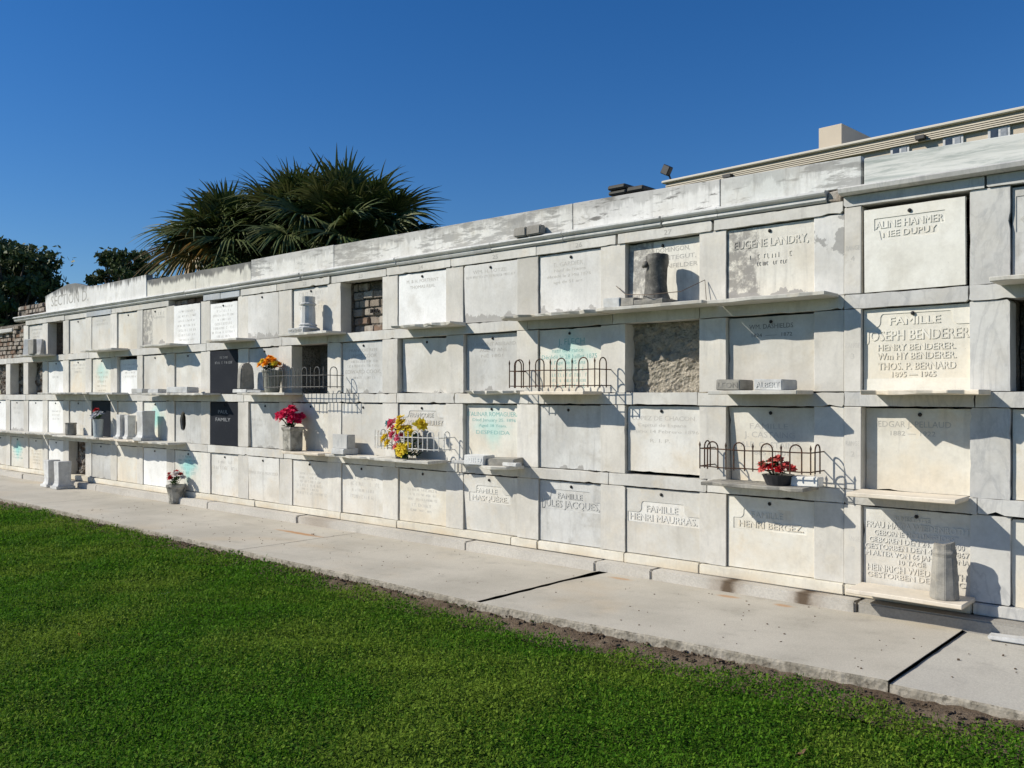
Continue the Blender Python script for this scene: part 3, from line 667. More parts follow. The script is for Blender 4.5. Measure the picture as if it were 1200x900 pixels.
T(0,15,'pale family tablet with raised name in a stepped panel','tab',[('FAMILLE',.49,.70,.10,.42),('HENRI MAURRAS.',.5,.565,.105,.90)],relief=True,panel=step(.02,.98,.48,.80,rise=.17,ur=.19),bold=.014,rec=.014)
T(0,14,'grey family tablet with raised name in an arched panel','tab_grey',[('FAMILLE',.49,.765,.09,.39),('JULES JACQUES,',.5,.635,.115,.90)],relief=True,panel=step(.04,.96,.53,.86,rise=.16,ur=.14),bold=.014,rec=.022)
T(0,13,'family tablet with raised name under the broken-slab shelf','tab',[('FAMILLE',.42,.73,.085,.40),('MASQUÈRE.',.48,.60,.095,.66)],relief=True,panel=step(.1,.86,.52,.815,rise=.13,ur=.14),bold=.014,rec=.03,lean=-.03)
T(0,12,'warm tablet with worn incised lines below the bouquet shelf','tab_warm',[('LT. DOBLY',.47,.33,.06,.40)],ink='ink_soft',strokes=strk(3,.62,.44,.05,.7)+[(.45,.23,.04,.5)],rec=.02)
T(0,11,'tablet with four worn name lines below the marble cube','tab',strokes=strk(4,.75,.36,.07,.9),ink='ink_soft',rec=.016)
T(0,10,'tablet with six worn lines below the stone urn','tab',strokes=strk(6,.72,.3,.05,.9),ink='ink_soft',rec=.016)
T(0,9,'broad tablet with one raised line of letters','tab',[('MARIE LUCIE MOSCELLA',.5,.64,.065,.94)],ink='ink_soft',rec=.006,lean=-.012)
T(0,8,'tablet with a scrolled panel of two faint raised lines','tab',strokes=[(.5,.80,.07,.5),(.5,.66,.08,.9)],ink='ink_soft',rec=.02)
T(0,7,'turquoise-lettered tablet behind the vase on the path','tab_cyan2',strokes=strk(5,.86,.45,.055,.75),ink='ink_cyan',rec=.006)
T(0,6,'blank white tablet left of the path vase','tab_white',rec=.016)
T(0,5,'blank warm tablet under a joined shelf shadow','tab_warm',rec=.006,bolt=False)
T(0,4,'plain grey tablet under the pail shelf','tab_grey',rec=.012)
T(0,2,'blank white tablet behind the two pedestals on the path','tab_white',rec=.014)
T(0,1,'beige tablet with worn brown lines','tab_warm',strokes=strk(5,.6,.2,.05,.8),ink='ink_warm',rec=.018)
T(0,0,'turquoise-stained tablet near the far end','tab_cyan2',strokes=strk(5,.7,.3,.05,.8),ink='ink_cyan',rec=.018)
T(0,-1,'plain tablet cut by the left edge of the picture','tab',rec=.02)
T(1,-1,'blank white tablet cut by the left edge of the picture','tab_white',rec=.02)

# ------------------------------------------------------------------ open vaults: brick, rubble and empty ones
def bricks_in(x0, x1, z0, z1, y, cols, rows, mat='brick', gap=.012, dep=.1, miss=0.0, name='brick_infill', mort='core'):
    bm = bmesh.new(); bw = (x1-x0)/cols; bh = (z1-z0)/rows
    for i in range(rows):
        off = (bw/2 if i % 2 else 0)
        for k in range(-1, cols+1):
            a = x0+k*bw+off; b = a+bw-gap; a = max(a, x0); b = min(b, x1)
            if b-a < bw*.12 or random.random() < miss: continue
            vs = box(bm, a+random.uniform(0,gap*.6), b-random.uniform(0,gap*.6), y+random.uniform(-.02,.02), y+dep, z0+i*bh+random.uniform(0,.006), z0+(i+1)*bh-gap, .006)
    bmesh.ops.bevel(bm, geom=bm.edges[:], offset=.008, segments=2, affect='EDGES', clamp_overlap=True)
    o = wp(name, bm, mat)
    bm = bmesh.new(); box(bm, x0, x1, y+.03, y+dep+.05, z0, z1); m = obj('mortar', bm, mort); m.parent = o
    return o
def rubble_in(x0, x1, z0, z1, y, mat, amp=.03, n=26, name='rubble_infill'):
    bm = bmesh.new(); seed = random.uniform(0, 99)
    g = [[bm.verts.new((x0+(x1-x0)*i/n, y + amp*(mnoise.fractal(Vector((i*.22, k*.22, seed)), 1.0, 2.0, 5)), z0+(z1-z0)*k/n)) for k in range(n+1)] for i in range(n+1)]
    for i in range(n):
        for k in range(n): bm.faces.new((g[i][k], g[i+1][k], g[i+1][k+1], g[i][k+1]))
    bmesh.ops.solidify(bm, geom=bm.faces[:], thickness=.05)
    return wp(name, bm, mat)
x0,x1,z0,z1 = cell(3,11); b11 = bricks_in(x0, x1, z0, z1+.0, .20, 4, 6, miss=.02)
bm = bmesh.new(); text_bm(bm, 'FLDA', (x0+x1)/2+.03, z0+.26, .05, .15, .170, .19); t = obj('lettering', bm, 'bolt'); t.parent = b11
x0,x1,z0,z1 = cell(3,2); bricks_in(x0, x1, z0, z1, .30, 4, 7)
x0,x1,z0,z1 = cell(2,15); rubble_in(x0-.02, x1+.02, z0, z1, .15, 'rubble', .035, 34)
x0,x1,z0,z1 = cell(2,18); rubble_in(x0, x1, z0, z1, .30, 'core', .05)
x0,x1,z0,z1 = cell(2,1); rubble_in(x0, x1, z0, z1, .17, 'rubble2', .05)
x0,x1,z0,z1 = cell(2,0); rubble_in(x0, x1, z0, z1, .22, 'rubble', .08)
x0,x1,z0,z1 = cell(2,-1); rubble_in(x0, x1, z0, z1, .12, 'rubble2', .06)
x0,x1,z0,z1 = cell(0,3); rubble_in(x0, x1, z0, z1, .16, 'rubble2', .06)
x0,x1,z0,z1 = cell(2,10)
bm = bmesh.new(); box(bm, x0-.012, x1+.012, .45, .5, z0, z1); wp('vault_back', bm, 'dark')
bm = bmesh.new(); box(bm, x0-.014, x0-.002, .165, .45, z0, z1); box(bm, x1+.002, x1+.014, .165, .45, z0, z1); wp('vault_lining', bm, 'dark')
# brick courses showing where the lintel is missing
bricks_in(at(198.5,340).x, at(238.5,340).x, 2.99, 3.075, .09, 5, 1, miss=.1)
bm = bmesh.new(); box(bm, at(972,232).x, at(987,232).x, -.02, .1, 3.08, 3.16, .012); wp('broken_brick', bm, 'brick', bevel=.008)
# ruined far end: bare brick pillar, brick bank above and capped brick wall
ruin = empty('ruined_brick_wall', (-19.6, .1, 0), 'ruined bare brickwork at the far left end of the marble wall', 'brick wall')
def rp(o): o.parent = ruin; o.matrix_parent_inverse = Matrix.Translation((19.6, -.1, 0)); return o
def ruin_bricks(x0, x1, z0, z1, y, cols, rows, miss, name):
    o = bricks_in(x0, x1, z0, z1, y, cols, rows, miss=miss, dep=.3, name=name); rp(o)
ruin_bricks(XR[0]+.02, XL[1]-.01, 2.37, 3.02, .05, 3, 8, .06, 'brick_pillar')
ruin_bricks(XA, XR[0]-.05, 2.37, 2.90, .12, 9, 6, .03, 'brick_face')
ruin_bricks(XR[0]+.02, at(54,350).x, 3.16, 3.42, .14, 11, 3, .04, 'brick_bank')
bm = bmesh.new(); box(bm, XA, XR[0]-.02, .04, .45, 2.90, 2.99, .008); rp(obj('cap_stone', bm, 'beam', bevel=.01))
bm = bmesh.new(); box(bm, XA, at(54,350).x, .45, 1.7, 2.37, 3.1); rp(obj('backing', bm, 'core'))
bm = bmesh.new(); box(bm, XL[1]+.0, XL[1]+.02, .16, .45, 2.37, 2.98); rp(obj('return_face', bm, 'core'))

# ------------------------------------------------------------------ shelves
def shelf(r, xa, xb, label, mat='shelf', d=.30, t=.03, dz=0.0, rough=.0, th_j=.004, skew=0.0):
    n = max(6, int((xb-xa)/.09)); z1 = ROW[r]+.012+dz; bm = bmesh.new(); rg = random.Random(int(abs(xa)*100)+r)
    top, bot = [], []
    pts = [(xa+(xb-xa)*i/n, -d + rg.uniform(-1,1)*(.004+rough*.05) + skew*(i/n)) for i in range(n+1)]
    pts[0] = (xa, pts[0][1]); loop = pts + [(xb, -.0125), (xa, -.0125)]
    top = [bm.verts.new((x, y, z1 + rg.uniform(-1,1)*.001)) for x, y in loop]
    bot = [bm.verts.new((x, y + rg.uniform(0,1)*rough*.03, z1-t - rg.uniform(-1,1)*rough*.012)) for x, y in loop]
    bm.faces.new(top); bm.faces.new(bot[::-1]); k = len(loop)
    for i in range(k): bm.faces.new((top[i], bot[i], bot[(i+1) % k], top[(i+1) % k]))
    bmesh.ops.recalc_face_normals(bm, faces=bm.faces[:])
    o = obj('marble_shelf', bm, mat, bevel=.004)
    o.name = 'marble_shelf'; tag(o, label, 'shelf', 'marble shelves projecting from the wall'); return o
sx = lambda px, py, d=.3: at(px, py, -d).x
S = shelf
S(3, sx(18,418), sx(50,418)-.15, 'weathered shelf carrying the leaning open stone book, top row far left', rough=.3)
S(3, sx(93,414), sx(130,411), 'thin shelf in the top row, right above a shadow on a yellow-lettered tablet', rough=.3)
S(3, sx(164,410), sx(198.5,406), 'shelf under the dark-stained tablet in the top row', rough=.3)
S(3, sx(240,402), sx(277,398.5), 'shelf under the bright white square tablet, directly above black granite', rough=.2)
S(3, sx(325,394), sx(383,390), 'shelf carrying the small fluted column in the top row', 'shelf', rough=.2)
S(3, sx(454,383), sx(523,378), 'chipped shelf under the clean white two-line tablet in the top row', rough=.9, d=.24)
S(3, sx(583,374), sx(697,364)-.01, 'long irregular shelf under the mortar-footed white tablet in the top row', rough=.8)
S(3, sx(697,366)+.0, sx(822,354), 'shelf carrying the dark broken column in the top row', dz=.004, rough=.1)
S(3, sx(826,356), sx(965,345), 'shelf under the blotched bold-name tablet in the top row', rough=.2, d=.27)
S(3, sx(1159,331), WALLX1-.2, 'shelf in the top row cut by the right edge of the picture', rough=.2, d=.3)
S(2, sx(45,459), sx(78,460)-.03, 'leftmost of three joined thin shelves in the third row up', dz=.018, rough=.5)
S(2, sx(78,459)+.0, sx(103,460), 'middle of three joined thin shelves in the third row up', dz=.018, rough=.5)
S(2, sx(105,460), sx(130,460), 'shelf right above the pail of red rose', 'ornament', dz=.012, rough=.3)
S(2, sx(165,463), sx(200,461)-.01, 'shelf holding two small white plaques in the third row up', rough=.3)
S(2, sx(200,460)+.01, sx(237,460), 'shelf holding one thick stone book, left of the upper black granite tablet', rough=.3)
S(2, sx(278,462), sx(332,464), 'shelf holding the arched stone and marigold pot', rough=.2)
S(2, sx(541,457,.12), sx(606,457,.12), 'broken shelf stub left of the dark iron fence', d=.11, dz=.012, rough=1.2)
S(2, sx(609,460), sx(683.5,461), 'cream shelf behind the dark iron fence with the pointed bars', 'shelf_warm')
S(2, sx(832,459), sx(935,460), 'shelf holding two inscribed stone blocks', rough=.1, d=.33)
S(2, sx(1009,457), sx(1148,460), 'chipped pale shelf under the five-line family tablet', 'shelf_warm', rough=.6)
S(1, XA+.1, sx(31,504)-.05, 'shelf at the far left in the second row up, cut by the frame', rough=.5)
S(1, sx(31,505), sx(66,507)-.2, 'shelf under the narrow white blank tablet near the far left', dz=.01, rough=.5)
S(1, sx(60,509)+.05, sx(82,508), 'shelf holding the dark round pot', dz=.0, rough=.4)
S(1, sx(82,509)+.01, sx(111,511), 'shelf holding the pail of red rose', rough=.3)
S(1, sx(115,515), sx(157,515), 'warm shelf holding the pair of small stone pedestals', 'shelf_warm', rough=.3)
S(1, sx(162,517), sx(197,517), 'shelf holding the single tall square pedestal', rough=.4)
S(1, sx(330,529), sx(371,532), 'rust-marked shelf holding the tall stone urn of pink flowers', 'shelf_warm', rough=.3, d=.3)
S(1, sx(391,531)-.25, sx(437,534), 'shelf holding the white marble cube', rough=.4, d=.26)
S(1, sx(438,537), sx(501,541), 'shelf inside the white wire fence holding the bouquet', rough=.2)
S(1, sx(547,543), sx(592,545), 'shelf holding the inscribed block and broken slabs', rough=.5)
S(1, sx(822,563), sx(941,571), 'weathered grey shelf inside the rusty iron fence', 'stone_mid', rough=.3)
S(1, sx(993.5,571), sx(1121.5,582), 'smooth cream shelf under the large date-line tablet', 'shelf_warm', d=.33)
S(0, sx(991,686,.33), sx(1127.5,708,.33), 'low cream shelf holding the grey column stump, just above the path', 'shelf_warm', d=.33, dz=.02)

# ------------------------------------------------------------------ little fences on brackets
def arch(x, z0, z1, w, n=8):
    r = w/2; zc = z1-r
    return [(-r, z0)] + [(-r*math.cos(math.pi*k/n), zc+r*math.sin(math.pi*k/n)) for k in range(n+1)] + [(r, z0)]
def fence(label, xa, xb, r, d, mat, nsp, zb=.065, zr=.21, ztop=.32, rad=.006, spears=True, bow=0.0, left=True):
    o = empty('grave_fence', ((xa+xb)/2, -d/2, ROW[r]), label, 'fence', 'small fences guarding shelves')
    W = xb-xa; ox = (xa+xb)/2
    def P(s, z):   # s along the fence: left return, front, right return
        if s < d: x, y = xa, -s
        elif s < d+W: x, y = xa+(s-d), -d - bow*math.sin(math.pi*(s-d)/W)
        else: x, y = xb, -d+(s-d-W)
        return Vector((x-ox, y+d/2, z))
    L = 2*d+W
    for z in (zb, zr):
        bm = bmesh.new()
        ss = [(0.0 if left else d), d] + [d+W*k/10 for k in range(1, 10)] + [d+W, L]
        tube(bm, [P(s, z+random.uniform(-.003,.003)) for s in ss], rad*.85, 5)
        obj('rail', bm, mat, o)
    pitch = W/nsp; bot = zb-.018
    def hoop(s):
        w = pitch*.40
        pts = []
        for k in range(9):
            a = math.pi*k/8; pts.append(P(s-w/2*math.cos(a), ztop-w/2+w/2*math.sin(a)))
        b = bmesh.new(); tube(b, [P(s-w/2, bot)] + pts + [P(s+w/2, bot)], rad, 5); obj('hoop', b, mat, o)
    for k in range(nsp): hoop(d + pitch*(k+.5))
    if left: hoop(d*.5)
    hoop(d+W+d*.5)
    for k in range(nsp+1):
        p0 = P(d+pitch*k*.999+.0005, bot); p1 = P(d+pitch*k*.999+.0005, ztop)
        bars = bmesh.new()
        if spears: tube(bars, [p0, p0.lerp(p1,.8), p0.lerp(p1,.88), p1], [rad*.9, rad*.9, rad*1.5, .001], 5)
        else: tube(bars, [p0, p1], rad*.9, 5)
        obj('upright_bar', bars, mat, o)
    return o
fence('dark rusty iron fence with hoops and pointed bars around the cream third-row shelf', -5.792, -4.763, 2, .25, 'iron', 4)
fence('rusty brown iron fence around the weathered shelf with red flowers', -3.70, -2.764, 1, .25, 'iron', 4, zb=.13, zr=.275, ztop=.335)
fence('grey iron fence across the dark empty vault', -9.99, -8.72, 2, .30, 'iron_grey', 5, zb=.08, zr=.22, ztop=.32, spears=False, left=False)
fence('white wire fence bowed around the bouquet of yellow and pink flowers', -7.84, -6.80, 1, .24, 'iron_white', 5, zb=.135, zr=.26, ztop=.325, spears=False, bow=.06)

# ------------------------------------------------------------------ ornaments
def base_at(px, r, y, dz=.014): return (at(px, 464, y).x, y, ROW[r]+dz)
def pedestal(loc, h, w, d, label, mat='ornament', rz=0.0, cat='pedestal', group=None, name='stone_pedestal'):
    o = empty(name, loc, label, cat, group, rz)
    bm = bmesh.new(); square_loft(bm, [(w*.48,d*.48,h*.1), (w*.44,d*.44,h*.13), (w*.39,d*.39,h*.19), (w*.37,d*.37,h*.30), (w*.372,d*.372,h*.5), (w*.39,d*.39,h*.85), (w*.40,d*.40,h*.985), (w*.385,d*.385,h)]); obj('shaft', bm, mat, o, bevel=.004)
    bm = bmesh.new(); box(bm, -w*.56, w*.56, -d*.56, d*.56, 0, h*.098, .002); obj('plinth', bm, mat, o, bevel=.004); return o
pw = 'tall waisted square marble pedestal standing on the path, '
p1 = gnd(62,570); p2 = gnd(72,573)
pedestal((at(61,570,-.36).x, -.36, 0), .47, .25, .26, pw+'the left one of two', 'ornament', rz=.0, group='pedestals on the path')
pedestal((at(73.5,572,-.38).x, -.38, 0), .47, .25, .28, pw+'the right one of two', 'ornament', rz=.0, group='pedestals on the path')
pedestal(base_at(144,1,-.17), .39, .17, .20, 'left half-hidden stone pedestal of the pair on the warm shelf', 'ornament', rz=.0, group='pedestals on shelves')
pedestal((base_at(152.5,1,-.13)[0], -.13, ROW[1]+.014), .38, .15, .17, 'narrow right stone pedestal of the pair on the warm shelf', 'ornament', rz=.0, group='pedestals on shelves')
pedestal(base_at(171,1,-.17), .46, .25, .26, 'tall square pedestal alone on its shelf beside the turquoise-stained tablet', 'ornament', rz=.0, group='pedestals on shelves')
# leaning open book
o = empty('stone_book', base_at(38,3,-.16), 'pale open stone book leaning on the far left top shelf', 'stone book')
bm = bmesh.new(); box(bm, -.2, .2, -.03, .03, 0, .30, .004, Matrix.Rotation(.5,4,'Z') @ Matrix.Rotation(-.15,4,'X')); obj('page', bm, 'ornament', o, bevel=.006)
bm = bmesh.new(); box(bm, .17, .52, -.12, -.06, 0, .27, .004, Matrix.Rotation(-.1,4,'Z')); obj('shaded_side', bm, 'stone_mid', o, bevel=.006)  # book's side in shade, its grey put in as a darker stone
# dark round pot
o = tag(obj('stone_pot', (lambda b: (lathe(b, [(.085,0),(.095,.02),(.09,.19),(.10,.215),(.08,.22)], 20, .003), b)[1])(bmesh.new()), 'stone_mid', smooth=False), 'dark round stone pot on the shelf left of the pail', 'pot'); o.location = base_at(83,1,-.17)
# arched stone beside marigolds
o = empty('arched_stone', base_at(288,2,-.15,.06), 'grey round-topped stone marker on a white slab beside the marigold pot', 'stone marker')
bm = bmesh.new(); a = [(-.115,0), (.115,0), (.105,.2)] + [(.10*math.cos(t), .22+.1*math.sin(t)) for t in [math.pi*k/8 for k in range(0,9)]] + [(-.105,.2)]
prism(bm, [(x*.95, z*1.12) for x, z in a], -.045, .045); bmesh.ops.recalc_face_normals(bm, faces=bm.faces[:]); bmesh.ops.rotate(bm, verts=bm.verts[:], cent=(0,0,0), matrix=Matrix.Rotation(math.pi/2,3,'Z')); obj('marker_body', bm, 'stone_mid', o, bevel=.012, seg=2)
def slab(loc, w, d, h, label, mat='ornament', rz=0, text=None, tm='ink', cat='stone block', name='stone_block', group=None, tilt=0, rough=.004):
    o = empty(name, loc, label, cat, group, rz); o.rotation_euler = (tilt, 0, rz)
    bm = bmesh.new(); box(bm, -w/2, w/2, -d/2, d/2, 0, h, rough); obj('block_body', bm, mat, o, bevel=.006, seg=2)
    if text:
        bm = bmesh.new(); text_bm(bm, text, 0, h*.5, h*.55, w*.84, -d/2-.003, -d/2+.004, .012); obj('lettering', bm, mat if tm is None else tm, o)
    return o
slab(base_at(289,2,-.15), .34, .22, .046, 'white slab under the grey round-topped stone marker')
slab(base_at(302,2,-.21), .26, .15, .03, 'flat white slab lying in front of the marigold pot', 'ornament', .2)
slab(base_at(165,2,-.2), .3, .14, .07, 'left small white plaque lying on the two-plaque shelf', 'ornament', .1)
slab(base_at(184,2,-.2), .3, .14, .06, 'right small white plaque lying on the two-plaque shelf', 'ornament', .05)
slab(base_at(214,2,-.18), .5, .2, .085, 'thick pale stone book lying on the shelf left of black granite', 'ornament', .12)
slab(base_at(204,2,-.2), .2, .14, .06, 'small grey block beside the thick stone book', 'stone_mid', .0)
# fluted broken column, top row
o = empty('broken_column', base_at(361,3,-.16,.062), 'small broken fluted marble column on an inscribed base in the top row', 'column')
bm = bmesh.new(); lathe(bm, [(.125,0),(.13,.015),(.105,.035),(.115,.05),(.092,.07),(.09,.2),(.084,.29),(.1,.30),(.1,.315),(.084,.325),(.088,.40)], 24, .001, .03); obj('shaft', bm, 'ornament', o)
slab(base_at(356,3,-.16), .33, .25, .06, 'inscribed base block under the small fluted column', 'ornament', 0, 'MOTHER', 'ink')
slab(base_at(374,3,-.1), .3, .12, .022, 'loose flat marble piece right of the small fluted column', 'ornament', .15)
# dark broken column, top row
o = empty('broken_column', base_at(769,3,-.16,.014), 'dark weathered broken column casting a round shadow in the top row', 'column')
bm = bmesh.new(); lathe(bm, [(.12,0),(.122,.05),(.112,.075),(.10,.11),(.092,.19),(.093,.26),(.098,.32),(.106,.37),(.108,.43),(.10,.437),(.05,.433)], 22, .003)
for v in bm.verts:
    if v.co.z > .3 and v.co.x < -.02 and v.co.y < .02: v.co += Vector((.012, .012, -.006))
obj('shaft', bm, 'stone_dark', o, smooth=True)
bm = bmesh.new(); lathe(bm, [(.024,0),(.032,.015),(.026,.03),(.01,.036)], 10, .003); bmesh.ops.rotate(bm, verts=bm.verts[:], cent=(0,0,0), matrix=Matrix.Rotation(1.2,3,'X')); bmesh.ops.translate(bm, verts=bm.verts[:], vec=(-.05,-.085,.34)); obj('carved_knob', bm, 'stone_dark', o, smooth=True)
bm = bmesh.new(); box(bm, -.145,.145,-.13,.13,-.0005,.045,.003); obj('plinth', bm, 'stone_mid', o, bevel=.005)
slab(base_at(722,3,-.2), .17, .16, .085, 'white marble block at the left end of the dark column shelf', 'ornament', .06)
slab(base_at(742,3,-.18), .16, .18, .075, 'greyish marble block next to the dark broken column', 'stone_mid', -.1)
wx0 = at(722,335,-.02); wx1 = at(826,328,-.02); bm = bmesh.new()
tube(bm, [wx0, wx0+Vector((.12,-.02,-.09)), Vector((at(760,345,-.3).x,-.33,ROW[3]+.09)), Vector((at(800,340,-.25).x,-.28,ROW[3]+.1)), wx1, wx1+Vector((.02,-.01,-.17))], .0035, 5)
tag(obj('tie_wire', bm, 'wire'), 'thin bent wire strung around the dark broken column', 'wire')
# inscribed blocks, third row
slab(base_at(861,2,-.165), .20, .26, .085, 'dark grey block inscribed with raised letters, left on its shelf', 'stone_mid', .05, 'LEON', 'stone_mid')
slab(base_at(909,2,-.165), .235, .26, .085, 'white block inscribed with raised letters, right on its shelf', 'ornament', -.04, 'ALBERT', 'ornament')
# stone urn with pink flowers
o = empty('stone_urn', base_at(343,1,-.17), 'tall square mottled stone urn holding hot-pink flowers', 'urn')
bm = bmesh.new(); square_loft(bm, [(.082,.085,0),(.086,.09,.02),(.09,.093,.25),(.102,.105,.275),(.102,.105,.30),(.085,.088,.302),(.08,.08,.27)]); obj('urn_body', bm, 'stone_grn', o, bevel=.006)
# marble cube
slab(base_at(403,1,-.15,.084), .28, .12, .165, 'white veined marble cube with a dark stain, on a stepped base', 'grey')
slab(base_at(404,1,-.16), .24, .22, .07, 'stepped marble base under the white cube', 'ornament')
slab(base_at(562,1,-.20), .25, .2, .095, 'white block reading in raised letters among broken slabs', 'tab_white', .12, 'MOTHER', 'tab_white')
slab(base_at(592,1,-.12), .32, .2, .07, 'grey broken slab behind the lettered white block', 'stone_mid', .2, tilt=.05)
slab(base_at(600,1,-.2), .2, .08, .035, 'small pale broken sliver at the shelf end', 'ornament', -.1)
slab((at(541,545,-.1).x, -.08, ROW[1]+.0), .2, .15, .03, 'broken shelf remnant left of the lettered white block', 'ornament', .1)
# column stump bottom right
o = empty('broken_column', (at(1107,696,-.18).x, -.185, ROW[0]+.033), 'grey weathered column stump on the lowest cream shelf at right', 'column')
bm = bmesh.new(); lathe(bm, [(.093,0),(.097,.012),(.092,.08),(.080,.27),(.076,.295),(.081,.305),(.081,.322),(.072,.335),(.07,.368),(.05,.372)], 10, .0015)
for v in bm.verts:
    if v.co.z > .34: v.co.z += .35*v.co.x*(1 if v.co.x > 0 else -.25) - .015*(v.co.y > .02)
obj('shaft', bm, 'stone_mid', o, bevel=.004, seg=2)
slab((at(945,556,-.14).x, -.13, ROW[1]+.014), .22, .1, .075, 'white ridged plaque beside the red flowers inside the rusty fence', 'tab_white', -.05)
# loose pieces
c = gnd(1182,752); slab((c.x, c.y+.02, 0), .24, .13, .036, 'rough white marble chunk lying on the path at right', 'ornament', .15, rough=.009)
o = empty('stone_block', (at(624,268,.0).x, -.005, 3.176), 'grey two-piece stone block sitting on the cornice', 'stone block')
for a, b in ((-.175,-.015), (-.010,.165)):
    bm = bmesh.new(); box(bm, a, b, -.085, .012, 0, .095, .005); obj('block_half', bm, 'kerb', o, bevel=.01, seg=2)

# ------------------------------------------------------------------ flowers
def bloom(bm, c, r, n=16, up=Vector((0,-.4,1))):
    up = up.normalized(); a = up.orthogonal().normalized(); b = up.cross(a)
    for layer, (k, rad, lift) in enumerate(((n//2, 1.0, .15), (n//2, .72, .45), (max(4, n//3), .4, .8))):
        for i in range(k):
            t = 2*math.pi*(i+.5*layer)/k + random.uniform(-.2,.2); d = a*math.cos(t)+b*math.sin(t); s = up.cross(d)
            L = r*rad*random.uniform(.85,1.15); w = r*.30
            p0 = c + up*r*.1; p1 = c + d*L*.6 + up*(lift*r*.5+random.uniform(-.1,.1)*r); p2 = c + d*L + up*(lift*r*.8+random.uniform(-.15,.1)*r)
            v = [bm.verts.new(q) for q in (p0, p1-s*w, p2, p1+s*w)]
            bm.faces.new(v)
def leafb(bm, c, d, L, w):
    d = d.normalized(); s = d.cross(Vector((random.uniform(-.3,.3),random.uniform(-.3,.3),1))).normalized()
    v = [bm.verts.new(q) for q in (c, c+d*L*.5-s*w, c+d*L+Vector((0,0,-.2*L)), c+d*L*.5+s*w)]; bm.faces.new(v)
def bouquet(loc, label, blooms, spread, h0, leaves=40, leafmat='leafgreen', name='flower_bouquet', stems=True):
    o = empty(name, loc, label, 'flowers')
    bm = bmesh.new()
    for _ in range(leaves):
        a = random.uniform(0, 2*math.pi); d = Vector((math.cos(a), math.sin(a), random.uniform(.1,1.2)))
        leafb(bm, Vector((random.uniform(-1,1)*spread*.4, random.uniform(-1,1)*spread*.3, random.uniform(0,h0))), d, random.uniform(.05,.11), .018)
    for (p, r, m, n) in blooms: tube(bm, [(p[0]*.15, p[1]*.15, -.02), (p[0]*.6, p[1]*.6, p[2]*.6), (p[0], p[1], p[2])], .003, 4)
    obj('greenery', bm, leafmat, o)
    for (p, r, m, n) in blooms:
        bm = bmesh.new(); bloom(bm, Vector(p), r, n, Vector((p[0]*2, p[1]*2-.25, .5))); obj('bloom', bm, m, o)
    return o
def cluster(n, sx_, sy_, z0, z1, r, mats, pn=16, seed=1):
    k = random.Random(seed); out = []
    for i in range(n):
        a = 2*math.pi*i/n*2.4; q = math.sqrt((i+.5)/n)
        out.append(((sx_*q*math.cos(a), sy_*q*math.sin(a)-.02, z1-(z1-z0)*q*k.uniform(.5,1.05)), r*k.uniform(.85,1.15), mats[i % len(mats)], pn))
    return out
# marigolds in grey pot
o = empty('flower_pot', base_at(319,2,-.15), 'grey-green pot holding orange marigolds', 'pot')
bm = bmesh.new(); lathe(bm, [(.085,0),(.095,.02),(.125,.26),(.135,.27),(.135,.29),(.115,.288),(.11,.26)], 20); obj('pot_body', bm, 'plastic_pot', o, smooth=False)
b_ = base_at(316,2,-.16); bouquet((b_[0], b_[1], b_[2]+.27), 'bunch of orange and yellow marigolds in the grey pot', cluster(17,.17,.12,.06,.2,.06,['orange','orange','yellow'],22,4), .15, .1, 40)
b_ = base_at(341,1,-.18); bouquet((b_[0], b_[1], b_[2]+.30), 'big bunch of hot-pink flowers in the stone urn', cluster(24,.20,.15,.06,.26,.065,['pink'],18,5), .2, .14, 50)
# bouquet in the white fence
b_ = base_at(478,1,-.17)
bl = [((.09,-.06,.27),.06,'yellow',18), ((-.1,-.02,.42),.06,'yellow',20), ((-.22,-.05,.27),.06,'yellow',18), ((.10,-.13,.12),.05,'yellow',16), ((.1,-.13,.08),.055,'yellow',16), ((-.24,-.02,.36),.075,'softpink',20), ((-.17,-.05,.31),.055,'softpink',18), ((-.08,-.04,.36),.08,'yellow',22), ((-.04,-.07,.30),.07,'yellow',20), ((.02,-.02,.31),.06,'yellow',18), ((-.13,-.1,.24),.065,'softpink',20), ((-.03,-.1,.22),.07,'softpink',20), ((-.26,-.1,.2),.075,'yellow',22), ((-.18,-.13,.15),.06,'yellow',18), ((.02,-.12,.12),.06,'yellow',18), ((.05,-.14,.05),.055,'yellow',18), ((-.05,-.12,.12),.05,'coral',16), ((.0,-.13,.06),.045,'yellow',16), ((.24,-.03,.36),.075,'yellow',24), ((-.33,0,.36),.05,'teal',8), ((.1,-.1,.13),.05,'yellow',16)]
bouquet((b_[0], b_[1], b_[2]+.02), 'mixed bouquet of yellow and pink flowers behind the white wire fence', [(p, r*1.2, m, n) for p, r, m, n in bl], .25, .28, 200)
o = tag(obj('flower_pot', (lambda b: (lathe(b, [(.06,0),(.075,.1),(.08,.11)], 14), b)[1])(bmesh.new()), 'dark_pot'), 'small dark pot under the mixed bouquet', 'pot'); o.location = base_at(470,1,-.15)
# red flowers in dark pot within rusty fence
o = tag(obj('flower_pot', (lambda b: (lathe(b, [(.09,0),(.12,.07),(.125,.08),(.1,.078)], 16), b)[1])(bmesh.new()), 'dark_pot'), 'low dark pot of faded red flowers inside the rusty fence', 'pot'); o.location = base_at(912,1,-.16)
b_ = base_at(909,1,-.16); bouquet((b_[0], b_[1], b_[2]+.07), 'faded red flowers in the low dark pot inside the rusty fence', cluster(13,.14,.09,.0,.15,.045,['coral','rose','coral'],18,8), .16, .12, 40)
